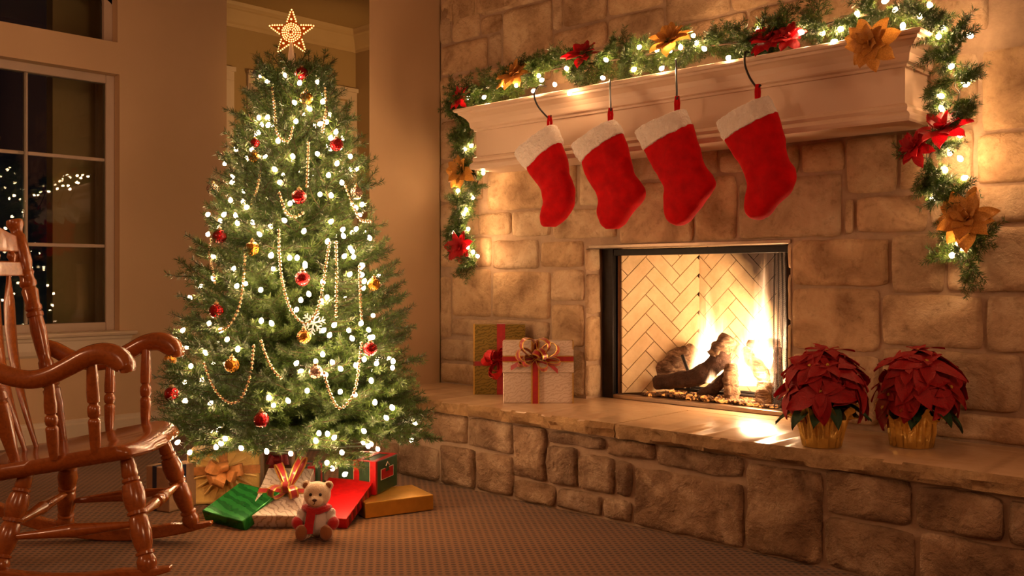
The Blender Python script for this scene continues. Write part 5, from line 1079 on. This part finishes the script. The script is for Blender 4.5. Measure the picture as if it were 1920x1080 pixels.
obj('nose', blob([((0.004, 0.0685, 0.158), 0.0075, (1.15, 0.6, 0.8), 0)]), M_NOSE, td)
obj('mouth_seam', MB().tube([tq(0.004, 0.069, 0.153), tq(0.004, 0.069, 0.144), tq(-0.003, 0.067, 0.140)], 0.0011, 5), M_NOSE, td)
sc_ = [tq(0.046 * math.cos(t), 0.040 * math.sin(t), 0.113 + 0.004 * math.sin(t * 3)) for t in np.linspace(0, 2 * PI, 21)]
obj('scarf', MB().tube(sc_, 0.014, 8), M_REDKNIT, td)
obj('scarf_tail', MB().strip(catmull([tq(-0.012, 0.048, 0.112), tq(-0.014, 0.058, 0.085), tq(-0.018, 0.060, 0.060), tq(-0.020, 0.066, 0.030)], 4), R2_ * 0.017, 0.003), M_REDKNIT, td)

# ------------------------------------------------------------------ potted poinsettias
BR = [petal_mesh('bract', 1.0, wd, M_BRACT, cu, 0.03, 0.10, 8, 4) for wd, cu in ((0.33, 0.45), (0.37, 0.6), (0.29, 0.3))]; LF = [petal_mesh('leaf', 1.0, 0.30, M_LEAF, 0.5, 0.02)]
def poinsettia(u, v, label, seed, cu, r0, r1, hp):
    p = onz(u, v, HZ); o = empty('potted_poinsettia', p); tag(o, label, 'plant', 'poinsettias on the hearth'); r = random.Random(seed); rings = []
    H = [(0, r0 * 0.96), (0.02, r0), (0.5, r0 + (r1 - r0) * 0.45), (0.82, r1 * 0.93), (1.0, r1 * 1.04), (1.12, r1 * 1.28)]
    for t, rad in H:
        rg_ = []
        for k in range(96):
            a = 2 * PI * k / 96; fl = 0.035 * math.sin(a * 17 + seed) + 0.03 * math.sin(a * 29 + 1.7 * t) + 0.05 * fbm((math.cos(a) * 3, math.sin(a) * 3, t * 1.5 + seed), 2); fl *= (0.6 + 1.6 * t)
            rg_.append((p[0] + rad * (1 + fl) * math.cos(a), p[1] + rad * (1 + fl) * math.sin(a), HZ + 0.001 + hp * t + (0.018 * math.sin(a * 9 + seed) * max(0, t - 0.8) * 4)))
        rings.append(rg_)
    inner = [[(p[0] + (x - p[0]) * 0.86, p[1] + (y - p[1]) * 0.86, z) for x, y, z in rings[3]]]; 
    obj('foil_pot_cover', MB().rings(rings, False).rings(inner + [[(p[0] + (x - p[0]) * 0.05, p[1] + (y - p[1]) * 0.05, z) for x, y, z in inner[0]]], False).add(rings[0], [tuple(range(96))]), M_POTFOIL, o, angle=60)
    c = Vector((p[0], p[1], 0)) + R2_ * ((cu - u) * 3.32 / FPX); c.z = HZ + 0.178
    heads = [(0, 86), (25, 52), (85, 48), (150, 52), (205, 55), (262, 46), (315, 50), (55, 16), (120, 12), (175, 14), (235, 10), (290, 14), (350, 14)]
    stem0 = Vector((p[0], p[1], HZ + hp * 0.8))
    for az, el in heads:
        az = math.radians(az + r.uniform(-14, 14)); el = math.radians(el + r.uniform(-8, 8)); n = Vector((math.cos(az) * math.cos(el), math.sin(az) * math.cos(el), math.sin(el)))
        hc = c + Vector((n.x * 0.125, n.y * 0.125, n.z * 0.165)) - Vector((0, 0, 0.01)); fr = frame_from((n + Vector((0, 0, 0.25))).normalized(), r.uniform(0, 6)); fr.translation = hc - Vector(o.location)
        obj('stem', MB().tube([stem0, stem0.lerp(hc, 0.6) + Vector((0, 0, 0.02)), hc], [0.004, 0.0035, 0.003], 5), M_LEAF, o)
        for ring, (cnt, ln, tilt) in enumerate(((5, 0.118, -4), (4, 0.085, 16), (3, 0.05, 40))):
            for k in range(cnt):
                q = bpy.data.objects.new('bract', r.choice(BR)); COL.objects.link(q); q.parent = o; s = ln * r.uniform(0.85, 1.15)
                q.matrix_local = fr @ Matrix.Rotation(2 * PI * (k + 0.5 * ring) / cnt + r.uniform(-0.25, 0.25), 4, 'Z') @ Matrix.Rotation(-math.radians(tilt + r.uniform(-10, 10)), 4, 'Y') @ Matrix.Scale(s, 4)
        q = bpy.data.objects.new('flower_center', CENM); COL.objects.link(q); q.parent = o; q.matrix_local = fr @ Matrix.Translation((0, 0, 0.004)) @ Matrix.Scale(0.085, 4)
    for k in range(9):
        az = 2 * PI * k / 9 + r.uniform(-0.2, 0.2); q = bpy.data.objects.new('leaf', LF[0]); COL.objects.link(q); q.parent = o; fr = Matrix.Translation(c + Vector((0.05 * math.cos(az), 0.05 * math.sin(az), -0.02 - 0.02 * (k % 2))) - Vector(o.location)) @ Matrix.Rotation(az, 4, 'Z') @ Matrix.Rotation(math.radians(r.uniform(-5, 20)), 4, 'Y') @ Matrix.Scale(r.uniform(0.09, 0.12), 4); q.matrix_local = fr
poinsettia(1540, 836, 'red poinsettia in crinkled gold foil, nearest to the fire opening', 3, 1546, 0.066, 0.088, 0.115)
poinsettia(1709, 836, 'red poinsettia in pleated gold foil, farther from the fire', 8, 1726, 0.072, 0.086, 0.110)

# ------------------------------------------------------------------ rocking chair
def L(s, w, z): return Vector(cfr(s - 0.08 * w, 3.06 + w, z))
rc = empty('rocking_chair', L(-1.45, 0.27, 0)); tag(rc, 'varnished wooden rocking chair with turned spindles beside the window', 'chair')
def ring_prof(segs):
    """turned profile: list of (t, r) with beads"""
    return segs
LEGP = [(t, r * 1.1) for t, r in [(0, 0.019), (0.05, 0.021), (0.16, 0.024), (0.18, 0.020), (0.19, 0.026), (0.215, 0.026), (0.225, 0.021), (0.24, 0.028), (0.33, 0.033), (0.43, 0.030), (0.47, 0.024), (0.48, 0.029), (0.505, 0.029), (0.515, 0.022), (0.54, 0.027), (0.66, 0.031), (0.76, 0.027), (0.82, 0.021), (0.83, 0.027), (0.85, 0.027), (0.86, 0.022), (0.90, 0.029), (0.95, 0.028), (1.0, 0.020)]]
SPP = [(0, 0.016), (0.08, 0.018), (0.3, 0.022), (0.40, 0.021), (0.415, 0.015), (0.43, 0.015), (0.45, 0.021), (0.50, 0.023), (0.55, 0.020), (0.57, 0.014), (0.585, 0.020), (0.61, 0.022), (0.65, 0.021), (0.80, 0.020), (1.0, 0.014)]
SPP = [(t, r * 0.92) for t, r in SPP]
STP = [(0, 0.009), (0.1, 0.011), (0.38, 0.019), (0.42, 0.016), (0.43, 0.022), (0.46, 0.022), (0.47, 0.018), (0.5, 0.021), (0.53, 0.018), (0.54, 0.022), (0.57, 0.022), (0.58, 0.016), (0.62, 0.019), (0.9, 0.011), (1.0, 0.009)]
STQ = [(0, 0.010), (0.1, 0.011), (0.47, 0.022), (0.49, 0.024), (0.51, 0.024), (0.53, 0.022), (0.9, 0.011), (1, 0.010)]
POP = [(t, r * 1.2) for t, r in [(0, 0.013), (0.03, 0.014), (0.06, 0.016), (0.17, 0.024), (0.235, 0.026), (0.245, 0.019), (0.255, 0.027), (0.275, 0.027), (0.285, 0.022), (0.295, 0.027), (0.31, 0.020), (0.33, 0.022), (0.36, 0.022), (0.37, 0.018), (0.40, 0.020), (0.50, 0.024), (0.56, 0.021), (0.565, 0.025), (0.58, 0.025), (0.588, 0.020), (0.595, 0.025), (0.61, 0.025), (0.62, 0.021), (0.68, 0.025), (0.695, 0.019), (0.705, 0.025), (0.72, 0.025), (0.735, 0.021), (0.75, 0.021), (0.76, 0.025), (0.775, 0.021), (0.81, 0.026), (0.93, 0.022), (0.94, 0.017), (0.955, 0.018), (0.975, 0.024), (0.985, 0.026), (1.0, 0.024)]]
# seat: saddle plank with a rolled front and two shallow pleats
ns, nw = 26, 24; top = []; bot = []
def seat_pt(a, b, zoff):
    s = -1.775 + 0.585 * a; wfull = 0.275 * (1 - 0.14 * (1 - a) ** 1.5) ; k = 2 * b - 1
    s -= 0.06 * abs(k) ** 3 * a * a if a > 0.5 else 0; s += 0.10 * abs(k) ** 2.2 * (1 - a) ** 2
    z = 0.383 + 0.080 * a + zoff; return s, 0.275 + k * wfull, z
def seat_top(a, b):
    k = 2 * b - 1; dip = -0.016 * math.sin(PI * min(1, a * 1.15)) * (1 - k * k) ** 0.8 + 0.008 * math.exp(-(k * 5) ** 2) * max(0, a - 0.4); roll = -0.020 * max(0, (a - 0.88) / 0.12) ** 2; return seat_pt(a, b, dip + roll)
gridT = [[L(*seat_top(i / ns, j / nw)) for j in range(nw + 1)] for i in range(ns + 1)]
gridB = [[L(*seat_pt(i / ns * 0.97 + 0.012, j / nw * 0.96 + 0.02, -0.052)) for j in range(nw + 1)] for i in range(ns + 1)]
mb = MB(); n1 = nw + 1
for G in (gridT, gridB): mb.v += [tuple(p) for row in G for p in row]
nb_ = (ns + 1) * n1
for i in range(ns):
    for j in range(nw): mb.f.append((i * n1 + j, i * n1 + j + 1, (i + 1) * n1 + j + 1, (i + 1) * n1 + j)); mb.f.append((nb_ + i * n1 + j, nb_ + (i + 1) * n1 + j, nb_ + (i + 1) * n1 + j + 1, nb_ + i * n1 + j + 1))
edge = [(0, j) for j in range(nw)] + [(i, nw) for i in range(ns)] + [(ns, j) for j in range(nw, 0, -1)] + [(i, 0) for i in range(ns, 0, -1)]
# mid ring swells the rim
mid = []
cenS = L(-1.48, 0.275, 0.40)
for i, j in edge:
    p = (gridT[i][j] + gridB[i][j]) / 2; d = Vector((p.x - cenS.x, p.y - cenS.y, 0)).normalized(); bulge = 0.012
    if i == ns and 0 < j < nw: bulge = 0.016 - 0.012 * max(0, math.cos(PI * (j / nw - 0.30) / 0.035)) * (abs(j / nw - 0.30) < 0.0175) 
    if i == ns: bulge -= 0.010 * math.exp(-((j / nw - 0.36) / 0.03) ** 2) + 0.010 * math.exp(-((j / nw - 0.60) / 0.03) ** 2)
    mid.append(p + d * bulge)
mo = len(mb.v); mb.v += [tuple(p) for p in mid]; ne = len(edge)
for k in range(ne):
    a, b = edge[k], edge[(k + 1) % ne]; kk = (k + 1) % ne; ia, ib = a[0] * n1 + a[1], b[0] * n1 + b[1]; mb.f.append((ia, mo + k, mo + kk, ib)); mb.f.append((nb_ + ia, nb_ + ib, mo + kk, mo + k))
obj('seat', mb, M_WOOD, rc, angle=75)
for s in (0, 1):
    wl, wf = (0.075, -0.015) if s == 0 else (0.475, 0.545)
    obj('front_leg', MB().lathe(L(-1.268, wl, 0.405), L(-1.168, wf, 0.055), LEGP, 18), M_WOOD, rc); obj('rear_leg', MB().lathe(L(-1.605, wl + (0.02 if s == 0 else -0.02), 0.36), L(-1.655, wf, 0.050), LEGP, 18), M_WOOD, rc)
    pts_t = []; RR = 1.10; lo = []; hi = []
    for k in range(25):
        q = -2.05 + 0.955 * k / 24; zz = (q + 1.45) ** 2 / (2 * RR) + 0.0015; hgt = 0.046 * (1 if k < 21 else max(0.35, 1 - (k - 20) / 6)); lo.append((q, zz)); hi.append((q, zz + hgt))
    rings = [[L(a, wf - 0.019, z0), L(a, wf + 0.019, z0), L(b, wf + 0.019, z1), L(b, wf - 0.019, z1)] for (a, z0), (b, z1) in zip(lo, hi)]
    obj('rocker', MB().rings(rings), M_WOOD, rc, bevel=0.006, seg=3, smooth=False)
    wa = -0.02 if s == 0 else 0.57
    ap = [(-1.735, 0.735, 0.028), (-1.70, 0.722, 0.030), (-1.64, 0.692, 0.030), (-1.556, 0.672, 0.030), (-1.487, 0.684, 0.030), (-1.42, 0.716, 0.031), (-1.36, 0.747, 0.033), (-1.305, 0.755, 0.036), (-1.262, 0.738, 0.038), (-1.238, 0.712, 0.030), (-1.236, 0.696, 0.016)]
    cA = catmull([(a, b, c) for a, b, c in ap], 5); rings = []
    for i, q in enumerate(cA):
        tq_ = (cA[min(i + 1, len(cA) - 1)] - cA[max(i - 1, 0)]); t2 = Vector((tq_.x, tq_.y)).normalized(); nx_, nz_ = -t2.y, t2.x; hw = 0.030 + 0.016 * max(0, (i / len(cA) - 0.55) / 0.45); ring = []
        if i > len(cA) - 6: hw *= 0.8
        for k in range(16):
            a = 2 * PI * k / 16; ring.append(L(q.x + nx_ * q.z * math.sin(a), wa + hw * math.copysign(abs(math.cos(a)) ** 0.8, math.cos(a)), q.y + nz_ * q.z * math.sin(a)))
        rings.append(ring)
    obj('arm', MB().rings(rings), M_WOOD, rc, angle=80)
    for a, zt in ((-1.353, 0.725), (-1.49, 0.665)): obj('arm_spindle', MB().lathe(L(a, wa + (0.01 if s == 0 else -0.01), zt), L(a + 0.006, wa + (0.035 if s == 0 else -0.035), 0.41), SPP, 16), M_WOOD, rc)
    wb, wt = (0.075, 0.02) if s == 0 else (0.475, 0.53)
    obj('back_post', MB().lathe(L(-1.635, wb, 0.385), L(-1.842, wt, 1.215), POP, 18), M_WOOD, rc)
    obj('side_stretcher', MB().lathe(L(-1.632, wf * 0.6 + wl * 0.4, 0.155), L(-1.213, wf * 0.6 + wl * 0.4, 0.20), STQ, 14), M_WOOD, rc)
obj('front_stretcher', MB().lathe(L(-1.215, 0.01, 0.222), L(-1.215, 0.525, 0.222), STP, 16), M_WOOD, rc); obj('rear_stretcher', MB().lathe(L(-1.632, 0.01, 0.19), L(-1.632, 0.53, 0.19), STQ, 14), M_WOOD, rc)
def rail(name, z0, z1, th, peak):
    rings = []
    for k in range(17):
        t = k / 16; w = 0.03 + 0.49 * t; bow_ = -0.035 * math.sin(PI * t); tp_ = peak * math.sin(PI * t) ** 1.5
        f = lambda z: -1.635 - 0.2494 * (z - 0.385)
        rings.append([L(f(z0) + bow_ - th, w, z0), L(f(z0) + bow_ + th, w, z0), L(f(z1) + bow_ + th, w, z1 + tp_), L(f(z1) + bow_ - th, w, z1 + tp_)])
    obj(name, MB().rings(rings), M_WOOD, rc, smooth=False, bevel=0.005, seg=2)
rail('crest_rail', 1.095, 1.155, 0.011, 0.055); rail('lower_rail', 1.005, 1.06, 0.010, 0.0)
for k in range(5):
    t = 0.12 + 0.19 * k; w0 = 0.03 + 0.49 * t; bow_ = -0.035 * math.sin(PI * t); f = lambda z: -1.635 - 0.2494 * (z - 0.385)
    obj('small_spindle', MB().lathe(L(f(1.06) + bow_, w0, 1.055), L(f(1.1) + bow_, w0, 1.10), [(0, 0.007), (0.2, 0.012), (0.5, 0.017), (0.8, 0.012), (1, 0.007)], 12), M_WOOD, rc)
for k in range(4):
    t = (0.17, 0.38, 0.60, 0.79)[k]; wt = 0.03 + 0.49 * t; wb = 0.105 + 0.34 * t; sb = -1.705 + 0.045 * abs(2 * t - 1) ** 2; bow_ = -0.035 * math.sin(PI * t); rings = []
    for q in range(21):
        u = q / 20; z = 1.01 + (0.378 - 1.01) * u; hw = np.interp(u, [0, 0.04, 0.16, 0.30, 0.6, 0.9, 1.0], [0.010, 0.014, 0.046, 0.048, 0.036, 0.016, 0.011]); s0 = (-1.635 - 0.2494 * (1.01 - 0.385) + bow_) * (1 - u) + sb * u - 0.03 * math.sin(PI * u); w_ = wt * (1 - u) + wb * u; th = 0.008
        rings.append([L(s0 + th * math.sin(a), w_ + hw * math.cos(a), z) for a in np.linspace(0, 2 * PI, 11)[:-1]])
    obj('back_slat', MB().rings(rings), M_WOOD, rc, angle=80)
